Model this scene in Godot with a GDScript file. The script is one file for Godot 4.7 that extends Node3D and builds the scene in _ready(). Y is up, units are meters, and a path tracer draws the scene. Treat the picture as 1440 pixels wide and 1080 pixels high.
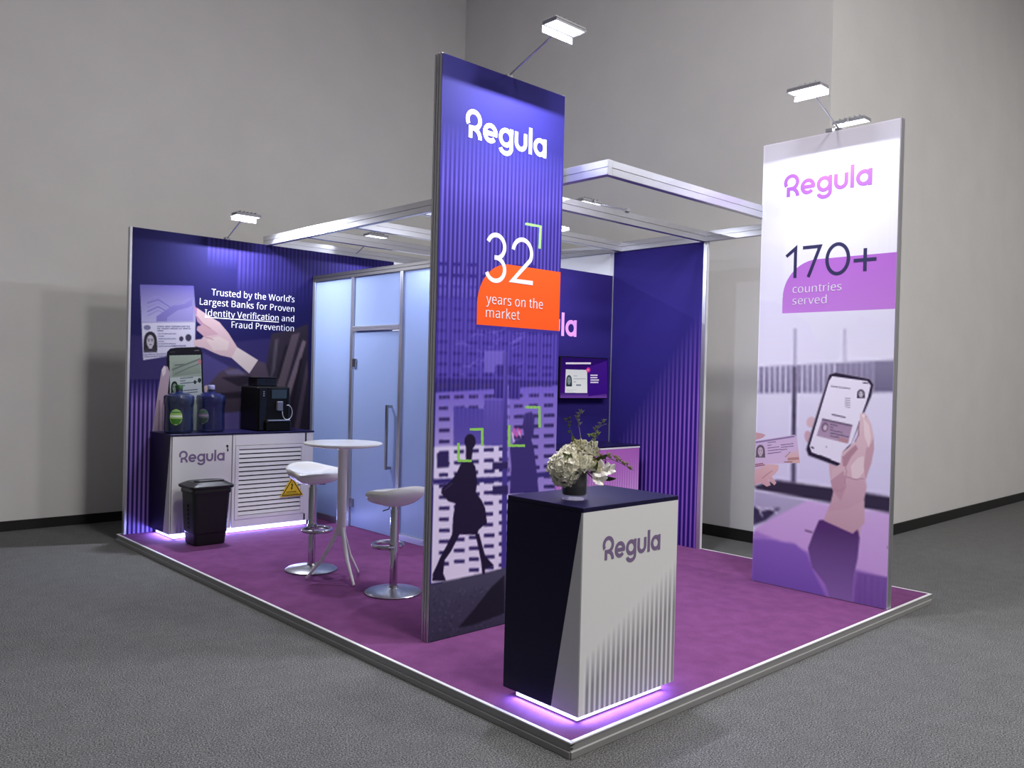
extends Node3D
# Exhibition stand on a low carpeted platform in a grey hall. Metres, y up, hall floor at y = 0, platform top at PY.
const PY := 0.075
var M := {}
var used := {}
var rng := RandomNumberGenerator.new()

# ---------------------------------------------------------------- print artwork: polygons in millimetres on each panel (bottom colour, top colour, outline)
const BANNER_BASE := [
	["36305a", "1f1a43", [-16,1908,554,1867,1073,1892,1862,2007,1889,946,-39,996]],
	["4a4270", "37325f", [700,1766,1199,1524,1445,1338,1454,957,681,977]],
	["1e1922", "29222d", [1439,1994,1678,2046,1870,2125,1913,886,1213,907,1343,1338]],
	["4c4047", "4c4047", [1679,1997,1775,2022,1609,1416,1490,1185,1486,1357]],
	["63555b", "63555b", [1810,1946,1854,1928,1665,1300,1591,1300]],
	["3d3840", "3d3840", [1482,1930,1523,1951,1490,1606,1441,1509]],
	["3f343e", "3f343e", [1869,1732,1884,1576,1791,948,1727,950]],
	["18141b", "18141b", [1598,1858,1650,1918,1544,1530,1484,1434]],
	["19141b", "19141b", [1783,1730,1814,1750,1701,1145,1658,1145]],
	["312935", "403542", [1284,1704,1376,1679,1424,1528,1408,1186,899,1154,744,1408,871,1564,1002,1631,1198,1561]],
	["1f1924", "1f1924", [891,1519,1199,1543,1359,1508,1084,1429]],
	["1f1924", "1f1924", [820,1354,1085,1374,1364,1319,971,1300]],
	["4e465d", "4e465d", [927,1592,1080,1614,1169,1551,966,1547]],
	["soft", "soft", [3]],
]
const BANNER := [
	["827e9b", "403873", [75,2389,595,2425,623,2155,612,2066,97,2033]],
	["645e8c", "645e8c", [148,2254,253,2290,251,2298,146,2263]],
	["645e8c", "645e8c", [245,2291,388,2204,393,2211,249,2298]],
	["645e8c", "645e8c", [387,2204,566,2290,563,2298,384,2212]],
	["4c457b", "4c457b", [149,2213,254,2256,251,2264,146,2221]],
	["4c457b", "4c457b", [246,2256,389,2176,393,2184,250,2264]],
	["4c457b", "4c457b", [388,2176,567,2251,564,2259,385,2184]],
	["645e8c", "645e8c", [150,2172,255,2222,251,2229,147,2180]],
	["645e8c", "645e8c", [246,2222,389,2148,394,2156,250,2229]],
	["645e8c", "645e8c", [388,2148,568,2212,565,2220,386,2156]],
	["4c457b", "4c457b", [151,2131,255,2187,252,2195,148,2139]],
	["4c457b", "4c457b", [247,2187,390,2120,394,2128,251,2195]],
	["4c457b", "4c457b", [388,2120,568,2173,566,2181,386,2129]],
	["645e8c", "645e8c", [152,2090,256,2153,252,2160,148,2097]],
	["645e8c", "645e8c", [248,2152,391,2092,395,2100,252,2160]],
	["645e8c", "645e8c", [389,2092,569,2134,567,2142,387,2101]],
	["5b5486", "5b5486", [236,2094,388,2209,510,2236,580,2294,594,2074,237,2046]],
	["6c6693", "6c6693", [339,2092,441,2169,546,2203,582,2224,592,2073,340,2054]],
	["9a97a5", "9a97a5", [97,2033,612,2066,623,2155,621,1799,618,1763,120,1667]],
	["77728f", "77728f", [101,2034,615,2070,616,2062,101,2022]],
	["1e1c23", "1e1c23", [246,1863,240,1825,224,1794,199,1776,172,1775,147,1791,130,1820,123,1857,128,1895,144,1926,169,1944,196,1945,221,1930,239,1901]],
	["1e1c23", "1e1c23", [123,1857,246,1863,252,1766,121,1761]],
	["29262e", "29262e", [121,1744,139,1780,170,1800,201,1801,233,1784,252,1749]],
	["8b868d", "8b868d", [168,1818,202,1820,203,1781,169,1779]],
	["8b868d", "8b868d", [221,1852,218,1824,208,1801,194,1788,177,1787,162,1799,152,1821,148,1848,151,1876,160,1899,175,1912,191,1913,206,1901,217,1879]],
	["1e1c23", "1e1c23", [176,1858,175,1855,173,1854,170,1852,167,1852,164,1853,162,1855,161,1857,162,1859,164,1861,167,1862,170,1862,173,1862,175,1860]],
	["1e1c23", "1e1c23", [178,1872,158,1871,158,1867,178,1868]],
	["1e1c23", "1e1c23", [207,1859,206,1857,204,1855,201,1854,198,1854,195,1855,193,1856,193,1859,193,1861,195,1863,198,1864,201,1864,204,1863,206,1861]],
	["1e1c23", "1e1c23", [189,1869,210,1870,210,1874,189,1873]],
	["1e1c23", "1e1c23", [173,1814,197,1815,197,1820,173,1819]],
	["4b4761", "4b4761", [246,1994,314,1998,314,2006,246,2002]],
	["4b4761", "4b4761", [322,1998,372,2001,372,2010,321,2007]],
	["4b4761", "4b4761", [380,2001,474,2007,474,2016,380,2010]],
	["4b4761", "4b4761", [481,2007,522,2010,521,2019,481,2016]],
	["4b4761", "4b4761", [529,2010,565,2012,564,2021,529,2019]],
	["4b4761", "4b4761", [246,1973,279,1975,278,1983,246,1982]],
	["4b4761", "4b4761", [286,1975,361,1979,361,1988,286,1984]],
	["4b4761", "4b4761", [369,1980,447,1984,447,1993,369,1989]],
	["4b4761", "4b4761", [455,1985,488,1987,488,1995,455,1994]],
	["4b4761", "4b4761", [495,1987,545,1990,545,1999,495,1996]],
	["4b4761", "4b4761", [553,1990,571,1991,571,2000,553,1999]],
	["4b4761", "4b4761", [247,1952,307,1956,307,1964,247,1961]],
	["5c5870", "5c5870", [254,1923,281,1925,281,1933,254,1932]],
	["5c5870", "5c5870", [283,1925,309,1926,309,1935,283,1933]],
	["5c5870", "5c5870", [311,1926,348,1928,348,1937,311,1935]],
	["5c5870", "5c5870", [350,1928,398,1931,398,1940,350,1937]],
	["5c5870", "5c5870", [400,1931,431,1932,430,1941,400,1940]],
	["5c5870", "5c5870", [255,1899,276,1900,276,1909,255,1908]],
	["5c5870", "5c5870", [278,1900,313,1902,313,1911,278,1909]],
	["5c5870", "5c5870", [255,1875,307,1877,307,1886,255,1883]],
	["5c5870", "5c5870", [309,1877,343,1879,343,1888,308,1886]],
	["5c5870", "5c5870", [345,1879,388,1881,388,1890,345,1888]],
	["5c5870", "5c5870", [389,1881,431,1883,431,1892,389,1890]],
	["5c5870", "5c5870", [256,1851,285,1852,285,1861,256,1859]],
	["5c5870", "5c5870", [287,1852,318,1854,318,1862,287,1861]],
	["5c5870", "5c5870", [256,1826,281,1828,281,1836,256,1835]],
	["5c5870", "5c5870", [283,1828,338,1830,338,1839,283,1836]],
	["5c5870", "5c5870", [339,1830,359,1831,359,1840,339,1839]],
	["5c5870", "5c5870", [361,1831,407,1833,407,1842,361,1840]],
	["5c5870", "5c5870", [408,1833,429,1834,428,1843,408,1842]],
	["5c5870", "5c5870", [257,1802,276,1803,275,1812,257,1811]],
	["5c5870", "5c5870", [277,1803,320,1805,320,1814,277,1812]],
	["5c5870", "5c5870", [322,1805,350,1806,350,1815,322,1814]],
	["5c5870", "5c5870", [352,1806,404,1809,404,1817,352,1815]],
	["5c5870", "5c5870", [406,1809,425,1809,425,1818,406,1817]],
	["5c5870", "5c5870", [427,1810,434,1810,434,1819,427,1818]],
	["5c5870", "5c5870", [384,1809,441,1812,441,1824,384,1822]],
	["5c5870", "5c5870", [441,1812,499,1814,498,1827,441,1824]],
	["5c5870", "5c5870", [499,1814,530,1816,530,1828,498,1827]],
	["595570", "595570", [185,1984,182,1973,173,1964,159,1959,144,1958,131,1962,122,1970,118,1980,121,1991,130,2000,144,2005,158,2006,172,2002,181,1994]],
	["2b293b", "2b293b", [503,1891,501,1881,496,1872,487,1866,478,1866,469,1870,463,1879,461,1889,463,1900,469,1909,477,1914,486,1915,495,1910,501,1902]],
	["2b293b", "2b293b", [583,1906,580,1890,572,1878,560,1870,547,1870,534,1876,526,1888,523,1903,525,1918,533,1931,545,1939,559,1939,571,1933,580,1921]],
	["625e78", "625e78", [127,1736,152,1738,151,1748,126,1746]],
	["625e78", "625e78", [155,1738,205,1742,204,1752,154,1748]],
	["625e78", "625e78", [127,1715,159,1718,158,1728,127,1726]],
	["625e78", "625e78", [162,1718,208,1722,207,1732,162,1728]],
	["625e78", "625e78", [211,1722,240,1724,239,1734,210,1732]],
	["625e78", "625e78", [243,1724,277,1727,276,1737,243,1735]],
	["625e78", "625e78", [280,1727,354,1733,354,1743,279,1738]],
	["625e78", "625e78", [128,1695,188,1699,187,1710,127,1705]],
	["625e78", "625e78", [191,1700,261,1705,261,1715,190,1710]],
	["625e78", "625e78", [265,1705,318,1709,317,1720,264,1716]],
	["625e78", "625e78", [321,1709,366,1713,366,1723,321,1720]],
	["8d6d84", "866286", [596,2225,636,2206,775,2126,732,1992,639,2067,623,2129]],
	["9f888b", "9f888b", [629,2129,636,2206,775,2126,869,2078,966,1974,1065,1832,1298,1705,1202,1561,1004,1719,886,1741,810,1767,717,1807,612,1822,601,1884,683,1898,707,1928,634,1983,640,2023,698,2039]],
	["94767e", "94767e", [640,2023,703,2043,805,1997,862,1954,707,1925,634,1983]],
	["a79694", "a79694", [734,1894,863,1936,977,1887,960,1795,810,1789]],
	["a89b99", "a89b99", [1065,1832,1298,1705,1202,1561,1004,1719]],
	["82626a", "82626a", [625,2123,692,2048,699,2054,632,2129]],
	["82626a", "82626a", [689,2050,777,2002,782,2010,694,2058]],
	["82626a", "82626a", [704,1924,808,1893,811,1900,706,1930]],
	["soft", "soft", [2]],
	["0f0d14", "0f0d14", [342,1683,346,1753,376,1786,432,1798,644,1813,681,1798,697,1752,719,1336,755,921,346,933,351,1509]],
	["828983", "727b70", [369,1719,682,1737,704,1354,718,940,394,949]],
	["626c62", "767d73", [400,1659,487,1679,665,1711,683,1551,403,1510]],
	["4c544d", "4c544d", [423,1617,528,1629,526,1643,422,1631]],
	["515a55", "515a55", [400,1570,567,1640,560,1656,393,1586]],
	["515a55", "515a55", [557,1636,683,1688,676,1704,550,1652]],
	["515a55", "515a55", [428,1531,564,1598,560,1608,423,1540]],
	["515a55", "515a55", [558,1595,682,1645,678,1655,554,1605]],
	["969ba1", "919794", [382,1501,687,1519,705,1282,390,1282]],
	["18221e", "18221e", [460,1409,457,1383,448,1363,435,1351,419,1351,405,1362,395,1383,391,1408,394,1434,403,1454,417,1466,432,1466,446,1455,456,1434]],
	["18221e", "18221e", [391,1408,460,1409,464,1343,391,1342]],
	["637064", "637064", [417,1380,436,1381,437,1354,417,1354]],
	["637064", "637064", [447,1402,445,1383,439,1368,431,1359,422,1359,414,1367,408,1383,405,1401,407,1420,412,1435,421,1444,430,1444,438,1436,444,1421]],
	["18221e", "18221e", [421,1407,421,1406,420,1404,418,1404,416,1404,415,1404,413,1406,413,1407,413,1409,415,1410,416,1410,418,1410,420,1410,421,1409]],
	["18221e", "18221e", [423,1417,411,1417,411,1414,423,1414]],
	["18221e", "18221e", [439,1407,438,1406,437,1405,436,1404,434,1404,432,1404,431,1406,431,1407,431,1409,432,1410,434,1411,435,1411,437,1410,438,1409]],
	["18221e", "18221e", [429,1414,440,1414,440,1417,428,1417]],
	["18221e", "18221e", [420,1377,433,1377,433,1381,420,1381]],
	["424c5a", "424c5a", [480,1489,504,1492,503,1501,479,1498]],
	["424c5a", "424c5a", [505,1492,534,1495,533,1504,504,1501]],
	["424c5a", "424c5a", [535,1495,555,1498,554,1507,534,1504]],
	["424c5a", "424c5a", [556,1498,609,1504,608,1513,555,1507]],
	["424c5a", "424c5a", [480,1464,534,1471,533,1479,479,1473]],
	["424c5a", "424c5a", [481,1440,510,1443,509,1452,480,1448]],
	["424c5a", "424c5a", [511,1443,565,1449,564,1458,510,1452]],
	["424c5a", "424c5a", [566,1449,585,1451,584,1460,565,1458]],
	["424c5a", "424c5a", [587,1452,627,1456,625,1465,586,1460]],
	["424c5a", "424c5a", [628,1456,655,1459,654,1468,627,1465]],
	["424c5a", "424c5a", [481,1415,528,1420,527,1429,480,1424]],
	["424c5a", "424c5a", [482,1390,505,1393,504,1402,481,1399]],
	["424c5a", "424c5a", [482,1366,512,1369,511,1378,481,1374]],
	["424c5a", "424c5a", [514,1369,550,1373,549,1382,513,1378]],
	["424c5a", "424c5a", [551,1373,581,1376,580,1385,550,1382]],
	["424c5a", "424c5a", [583,1376,628,1381,627,1390,581,1385]],
	["424c5a", "424c5a", [629,1381,657,1384,656,1393,628,1390]],
	["424c5a", "424c5a", [483,1341,525,1345,523,1354,482,1350]],
	["424c5a", "424c5a", [526,1345,573,1350,572,1359,525,1354]],
	["424c5a", "424c5a", [575,1350,609,1354,608,1363,574,1359]],
	["424c5a", "424c5a", [610,1354,644,1358,643,1367,609,1363]],
	["424c5a", "424c5a", [646,1358,657,1359,656,1368,645,1367]],
	["242e2a", "242e2a", [643,1461,642,1452,638,1445,632,1441,626,1441,620,1445,616,1452,614,1460,615,1469,619,1476,625,1479,631,1480,637,1476,641,1469]],
	["242e2a", "242e2a", [692,1479,690,1468,685,1459,678,1455,670,1454,663,1459,657,1468,655,1479,657,1490,662,1498,669,1503,677,1503,684,1499,690,1490]],
	["8d595c", "8d595c", [689,1667,688,1657,684,1648,677,1643,670,1642,663,1647,659,1656,657,1666,658,1677,662,1686,669,1691,676,1691,683,1687,688,1678]],
	["29262e", "29262e", [378,1746,427,1752,426,1761,377,1755]],
	["4a4850", "4a4850", [616,1771,666,1777,666,1786,615,1780]],
	["98868f", "887684", [298,1583,320,1619,355,1608,379,1544,374,1509,360,1329,340,1242,339,968,220,972,244,1184,263,1340]],
	["a99ea0", "a99ea0", [298,1572,320,1613,340,1596,336,1544,311,1508]],
	["7b6374", "7b6374", [274,1281,275,966,290,965,289,1281]],
	["7b6374", "7b6374", [310,1263,311,966,322,965,322,1262]],
	["98867f", "98867f", [723,1420,747,1432,769,1414,749,1360,730,1363]],
]
const TOWER_A := [
	["483a98", "352a80", [1,2063,1058,2124,1059,1560,2,1559]],
	["b9a9e2", "6a58bd", [9,1500,1077,1555,1065,925,8,971]],
	["e4dcf4", "d9cff0", [7,1176,605,1183,1054,926,1036,782,581,361,8,364]],
	["9a88d0", "7a68c2", [586,1458,1056,1490,1057,829,606,847]],
	["2e2274", "2e2274", [-2,2270,78,2278,79,2261,-2,2251]],
	["2e2274", "2e2274", [111,2280,188,2287,189,2269,112,2260]],
	["2e2274", "2e2274", [229,2290,302,2296,302,2279,230,2269]],
	["2e2274", "2e2274", [605,2322,699,2330,700,2312,605,2300]],
	["2e2274", "2e2274", [739,2333,822,2340,822,2321,739,2311]],
	["2e2274", "2e2274", [0,2205,74,2211,75,2194,0,2185]],
	["2e2274", "2e2274", [114,2213,197,2220,197,2203,114,2193]],
	["2e2274", "2e2274", [231,2222,304,2228,305,2210,232,2202]],
	["2e2274", "2e2274", [352,2231,434,2238,435,2220,353,2211]],
	["2e2274", "2e2274", [607,2251,695,2258,695,2239,608,2229]],
	["2e2274", "2e2274", [2,2139,70,2144,71,2127,2,2119]],
	["2e2274", "2e2274", [116,2147,193,2152,193,2135,116,2127]],
	["2e2274", "2e2274", [233,2155,313,2160,313,2143,234,2134]],
	["2e2274", "2e2274", [355,2163,430,2168,431,2150,355,2142]],
	["2e2274", "2e2274", [480,2171,558,2176,559,2158,481,2150]],
	["2e2274", "2e2274", [610,2180,704,2186,705,2168,610,2158]],
	["2e2274", "2e2274", [4,2074,78,2078,79,2061,4,2054]],
	["2e2274", "2e2274", [118,2080,188,2084,189,2067,118,2060]],
	["2e2274", "2e2274", [235,2087,308,2091,309,2074,236,2067]],
	["2e2274", "2e2274", [357,2094,432,2098,433,2080,358,2073]],
	["2e2274", "2e2274", [482,2101,560,2106,561,2088,483,2080]],
	["2e2274", "2e2274", [612,2109,693,2113,693,2095,613,2087]],
	["2e2274", "2e2274", [746,2116,837,2122,838,2103,747,2094]],
	["2e2274", "2e2274", [885,2124,971,2129,972,2110,886,2102]],
	["2e2274", "2e2274", [6,2008,74,2011,75,1994,6,1988]],
	["2e2274", "2e2274", [120,2014,203,2018,204,2001,120,1993]],
	["2e2274", "2e2274", [238,2019,311,2023,311,2005,238,1999]],
	["2e2274", "2e2274", [359,2025,448,2030,448,2012,360,2004]],
	["2e2274", "2e2274", [485,2031,563,2035,563,2017,485,2010]],
	["2e2274", "2e2274", [614,2037,709,2043,710,2024,615,2016]],
	["2e2274", "2e2274", [749,2044,840,2049,840,2030,749,2022]],
	["2e2274", "2e2274", [888,2051,989,2056,990,2037,888,2028]],
	["2e2274", "2e2274", [8,1942,76,1945,77,1928,8,1922]],
	["2e2274", "2e2274", [122,1947,199,1950,199,1933,122,1927]],
	["2e2274", "2e2274", [240,1951,319,1955,320,1937,240,1931]],
	["2e2274", "2e2274", [361,1956,450,1960,451,1942,362,1935]],
	["2e2274", "2e2274", [487,1961,579,1965,579,1947,488,1940]],
	["2e2274", "2e2274", [617,1966,705,1970,705,1951,618,1945]],
	["2e2274", "2e2274", [751,1972,835,1975,835,1956,752,1950]],
	["2e2274", "2e2274", [890,1977,992,1981,993,1962,891,1955]],
	["2e2274", "2e2274", [10,1877,78,1879,79,1862,10,1857]],
	["2e2274", "2e2274", [124,1880,201,1883,202,1865,125,1860]],
	["2e2274", "2e2274", [242,1884,315,1886,316,1868,242,1863]],
	["2e2274", "2e2274", [364,1887,446,1890,446,1872,364,1866]],
	["2e2274", "2e2274", [489,1891,567,1894,568,1875,490,1870]],
	["2e2274", "2e2274", [619,1895,707,1898,708,1879,620,1873]],
	["2e2274", "2e2274", [754,1899,845,1902,845,1883,755,1877]],
	["2e2274", "2e2274", [893,1903,987,1906,988,1887,894,1881]],
	["2e2274", "2e2274", [12,1811,93,1813,93,1796,12,1791]],
	["2e2274", "2e2274", [126,1813,197,1815,198,1797,127,1793]],
	["2e2274", "2e2274", [244,1816,330,1818,331,1800,245,1795]],
	["2e2274", "2e2274", [366,1818,455,1821,455,1803,367,1797]],
	["2e2274", "2e2274", [492,1821,584,1823,584,1805,492,1800]],
	["2e2274", "2e2274", [622,1824,710,1826,710,1807,623,1802]],
	["2e2274", "2e2274", [756,1826,840,1828,841,1809,757,1805]],
	["2e2274", "2e2274", [896,1829,982,1831,983,1812,896,1807]],
	["2e2274", "2e2274", [14,1745,89,1746,89,1729,14,1725]],
	["2e2274", "2e2274", [128,1746,199,1747,200,1730,129,1726]],
	["2e2274", "2e2274", [246,1748,319,1749,320,1731,247,1727]],
	["2e2274", "2e2274", [368,1749,450,1750,451,1732,369,1728]],
	["2e2274", "2e2274", [494,1751,579,1752,580,1734,495,1729]],
	["2e2274", "2e2274", [624,1752,712,1754,713,1735,625,1731]],
	["2e2274", "2e2274", [759,1754,857,1756,858,1737,760,1732]],
	["2e2274", "2e2274", [898,1756,985,1757,986,1737,899,1733]],
	["2e2274", "2e2274", [16,1679,91,1679,91,1662,16,1659]],
	["2e2274", "2e2274", [130,1679,201,1680,202,1662,131,1659]],
	["2e2274", "2e2274", [248,1680,322,1680,322,1662,249,1659]],
	["2e2274", "2e2274", [370,1680,459,1681,460,1663,371,1659]],
	["2e2274", "2e2274", [496,1680,588,1681,589,1663,497,1659]],
	["2e2274", "2e2274", [627,1681,715,1681,715,1663,627,1659]],
	["2e2274", "2e2274", [761,1681,845,1682,846,1663,762,1659]],
	["2e2274", "2e2274", [901,1682,1003,1682,1004,1663,902,1659]],
	["2e2274", "2e2274", [18,1613,93,1616,93,1596,18,1593]],
	["2e2274", "2e2274", [132,1616,203,1619,204,1598,133,1595]],
	["2e2274", "2e2274", [250,1618,330,1622,331,1600,251,1597]],
	["2e2274", "2e2274", [372,1621,461,1625,462,1603,373,1600]],
	["2e2274", "2e2274", [498,1623,577,1627,577,1605,499,1602]],
	["2e2274", "2e2274", [629,1626,709,1630,710,1607,629,1605]],
	["2e2274", "2e2274", [763,1629,854,1633,855,1610,764,1607]],
	["2e2274", "2e2274", [903,1632,997,1636,998,1613,903,1610]],
	["352a62", "352a62", [20,1547,95,1550,95,1529,20,1527]],
	["352a62", "352a62", [134,1549,212,1552,212,1531,135,1529]],
	["352a62", "352a62", [252,1552,326,1554,326,1533,253,1531]],
	["352a62", "352a62", [374,1554,464,1557,464,1535,375,1533]],
	["352a62", "352a62", [501,1557,579,1559,580,1537,501,1535]],
	["352a62", "352a62", [631,1559,712,1562,713,1540,632,1537]],
	["352a62", "352a62", [766,1562,857,1565,858,1542,766,1540]],
	["352a62", "352a62", [905,1564,999,1568,1000,1544,906,1542]],
	["352a62", "352a62", [34,1481,115,1483,116,1462,34,1461]],
	["352a62", "352a62", [149,1483,226,1485,227,1464,149,1463]],
	["352a62", "352a62", [267,1485,341,1487,342,1466,268,1465]],
	["352a62", "352a62", [390,1488,479,1490,480,1468,390,1467]],
	["352a62", "352a62", [516,1490,595,1492,596,1470,517,1468]],
	["352a62", "352a62", [647,1492,728,1494,729,1472,648,1470]],
	["352a62", "352a62", [782,1494,874,1497,875,1474,783,1472]],
	["352a62", "352a62", [922,1497,1017,1499,1018,1476,923,1474]],
	["352a62", "352a62", [36,1415,105,1416,105,1396,36,1395]],
	["352a62", "352a62", [151,1417,235,1418,235,1397,151,1397]],
	["352a62", "352a62", [269,1419,343,1420,344,1399,270,1398]],
	["352a62", "352a62", [392,1421,468,1422,469,1400,393,1400]],
	["352a62", "352a62", [519,1423,611,1424,612,1402,519,1401]],
	["352a62", "352a62", [649,1425,731,1426,732,1404,650,1403]],
	["352a62", "352a62", [785,1427,869,1429,870,1406,786,1405]],
	["352a62", "352a62", [925,1429,1012,1431,1013,1407,926,1407]],
	["352a62", "352a62", [38,1349,119,1349,120,1329,38,1329]],
	["352a62", "352a62", [153,1350,230,1351,231,1330,153,1330]],
	["352a62", "352a62", [271,1352,352,1353,352,1331,272,1331]],
	["352a62", "352a62", [394,1354,477,1355,478,1333,395,1333]],
	["352a62", "352a62", [521,1356,613,1356,614,1334,521,1334]],
	["352a62", "352a62", [652,1357,740,1358,741,1336,652,1336]],
	["352a62", "352a62", [787,1359,886,1360,887,1337,788,1337]],
	["352a62", "352a62", [927,1361,1030,1362,1031,1339,928,1339]],
	["352a62", "352a62", [40,1283,121,1283,122,1262,40,1263]],
	["352a62", "352a62", [155,1284,239,1284,240,1263,155,1264]],
	["352a62", "352a62", [274,1285,347,1286,348,1264,274,1265]],
	["352a62", "352a62", [396,1287,479,1287,480,1265,397,1266]],
	["352a62", "352a62", [523,1288,602,1289,603,1266,524,1267]],
	["352a62", "352a62", [654,1290,750,1290,751,1267,655,1268]],
	["352a62", "352a62", [790,1292,889,1291,890,1268,790,1269]],
	["352a62", "352a62", [930,1293,1025,1293,1026,1270,931,1271]],
	["352a62", "352a62", [42,1216,123,1215,124,1195,42,1196]],
	["352a62", "352a62", [157,1218,228,1217,229,1196,158,1197]],
	["352a62", "352a62", [276,1219,356,1218,357,1196,276,1198]],
	["352a62", "352a62", [398,1220,475,1219,476,1198,399,1199]],
	["352a62", "352a62", [525,1221,611,1220,612,1198,526,1200]],
	["352a62", "352a62", [656,1222,752,1222,753,1199,657,1201]],
	["352a62", "352a62", [792,1224,884,1223,885,1200,793,1202]],
	["352a62", "352a62", [932,1225,1027,1225,1028,1201,933,1203]],
	["352a62", "352a62", [44,1150,119,1149,120,1128,44,1130]],
	["352a62", "352a62", [159,1151,237,1150,238,1128,160,1131]],
	["352a62", "352a62", [278,1152,358,1150,359,1129,279,1131]],
	["352a62", "352a62", [401,1153,484,1151,484,1129,401,1132]],
	["352a62", "352a62", [528,1154,606,1153,607,1130,528,1132]],
	["352a62", "352a62", [659,1155,740,1154,741,1131,659,1133]],
	["352a62", "352a62", [794,1156,879,1155,880,1132,795,1134]],
	["352a62", "352a62", [935,1157,1037,1155,1038,1132,935,1135]],
	["352a62", "352a62", [46,1084,127,1081,128,1060,46,1063]],
	["352a62", "352a62", [161,1084,245,1082,246,1061,162,1064]],
	["352a62", "352a62", [280,1085,360,1083,361,1061,281,1064]],
	["352a62", "352a62", [403,1086,486,1084,487,1062,404,1065]],
	["352a62", "352a62", [530,1087,616,1084,616,1062,531,1065]],
	["352a62", "352a62", [661,1087,750,1085,751,1062,662,1065]],
	["352a62", "352a62", [797,1088,881,1086,882,1063,797,1066]],
	["352a62", "352a62", [937,1089,1032,1087,1033,1063,938,1066]],
	["352a62", "352a62", [48,1017,117,1015,118,994,48,997]],
	["352a62", "352a62", [163,1018,235,1015,235,994,164,997]],
	["352a62", "352a62", [282,1018,356,1016,357,994,283,997]],
	["352a62", "352a62", [405,1019,495,1015,496,993,406,997]],
	["352a62", "352a62", [532,1019,625,1016,626,993,533,998]],
	["352a62", "352a62", [663,1020,752,1017,753,994,664,998]],
	["352a62", "352a62", [799,1020,899,1017,899,994,800,998]],
	["352a62", "352a62", [940,1021,1043,1017,1043,994,940,998]],
	["352a62", "352a62", [50,951,119,948,120,927,50,930]],
	["352a62", "352a62", [165,951,237,948,238,927,166,930]],
	["352a62", "352a62", [284,951,371,947,372,925,285,930]],
	["352a62", "352a62", [407,951,491,948,491,926,408,930]],
	["352a62", "352a62", [534,952,620,948,621,926,535,930]],
	["352a62", "352a62", [666,952,755,948,755,925,666,930]],
	["352a62", "352a62", [801,952,886,949,887,926,802,930]],
	["352a62", "352a62", [942,952,1045,948,1046,925,943,930]],
	["352a62", "352a62", [52,884,121,880,122,859,53,864]],
	["352a62", "352a62", [167,884,252,879,252,858,168,864]],
	["352a62", "352a62", [286,884,374,879,374,858,287,863]],
	["352a62", "352a62", [409,884,486,880,487,858,410,863]],
	["352a62", "352a62", [537,884,616,880,616,858,537,863]],
	["352a62", "352a62", [668,884,764,879,765,856,669,862]],
	["352a62", "352a62", [804,884,889,880,889,857,805,862]],
	["352a62", "352a62", [944,884,1048,879,1048,855,945,862]],
	["352a62", "352a62", [54,817,136,812,136,791,55,797]],
	["352a62", "352a62", [169,817,241,813,242,792,170,797]],
	["352a62", "352a62", [289,817,369,812,370,790,289,796]],
	["352a62", "352a62", [412,817,488,812,489,790,412,796]],
	["352a62", "352a62", [539,817,625,811,626,789,540,795]],
	["352a62", "352a62", [670,816,767,811,767,788,671,794]],
	["352a62", "352a62", [806,816,906,810,907,787,807,794]],
	["352a62", "352a62", [947,816,1042,810,1043,787,948,793]],
	["352a62", "352a62", [56,751,132,745,132,724,57,731]],
	["352a62", "352a62", [172,750,243,745,244,724,172,730]],
	["352a62", "352a62", [291,750,365,745,366,723,291,729]],
	["352a62", "352a62", [414,749,491,744,491,722,415,728]],
	["352a62", "352a62", [541,749,634,742,635,720,542,727]],
	["352a62", "352a62", [673,748,762,742,763,720,673,727]],
	["352a62", "352a62", [809,748,901,742,902,719,809,726]],
	["352a62", "352a62", [949,747,1045,741,1046,718,950,725]],
	["352a62", "352a62", [58,684,140,677,141,656,59,664]],
	["352a62", "352a62", [174,683,252,677,253,656,174,663]],
	["352a62", "352a62", [293,683,380,676,381,654,294,662]],
	["352a62", "352a62", [416,682,493,676,494,654,417,661]],
	["352a62", "352a62", [543,681,623,675,623,653,544,660]],
	["352a62", "352a62", [675,681,771,673,772,650,676,659]],
	["352a62", "352a62", [811,680,903,673,904,650,812,657]],
	["352a62", "352a62", [952,679,1055,671,1056,647,953,656]],
	["352a62", "352a62", [60,617,142,610,143,589,61,597]],
	["352a62", "352a62", [176,616,260,609,261,587,176,596]],
	["352a62", "352a62", [295,615,376,608,377,587,296,595]],
	["352a62", "352a62", [418,615,509,607,509,584,419,593]],
	["352a62", "352a62", [546,614,625,607,626,584,546,592]],
	["352a62", "352a62", [677,613,774,604,775,581,678,591]],
	["352a62", "352a62", [813,611,898,605,899,581,814,589]],
	["352a62", "352a62", [954,610,1042,603,1043,580,955,588]],
	["352a62", "352a62", [62,550,132,544,133,523,63,530]],
	["352a62", "352a62", [178,549,262,541,263,519,178,529]],
	["352a62", "352a62", [297,548,385,540,385,518,298,527]],
	["352a62", "352a62", [421,547,504,539,505,517,421,526]],
	["352a62", "352a62", [548,546,641,537,642,514,549,524]],
	["352a62", "352a62", [680,544,776,535,777,512,680,523]],
	["352a62", "352a62", [816,543,901,536,902,512,817,521]],
	["352a62", "352a62", [957,542,1053,533,1053,509,958,519]],
	["352a62", "352a62", [64,484,140,475,141,454,65,463]],
	["352a62", "352a62", [180,482,265,473,265,452,181,462]],
	["352a62", "352a62", [299,481,380,472,381,450,300,460]],
	["352a62", "352a62", [423,479,513,470,514,448,423,458]],
	["352a62", "352a62", [550,478,637,469,637,446,551,456]],
	["352a62", "352a62", [682,476,764,468,765,445,683,454]],
	["352a62", "352a62", [818,475,903,466,904,443,819,452]],
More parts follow.
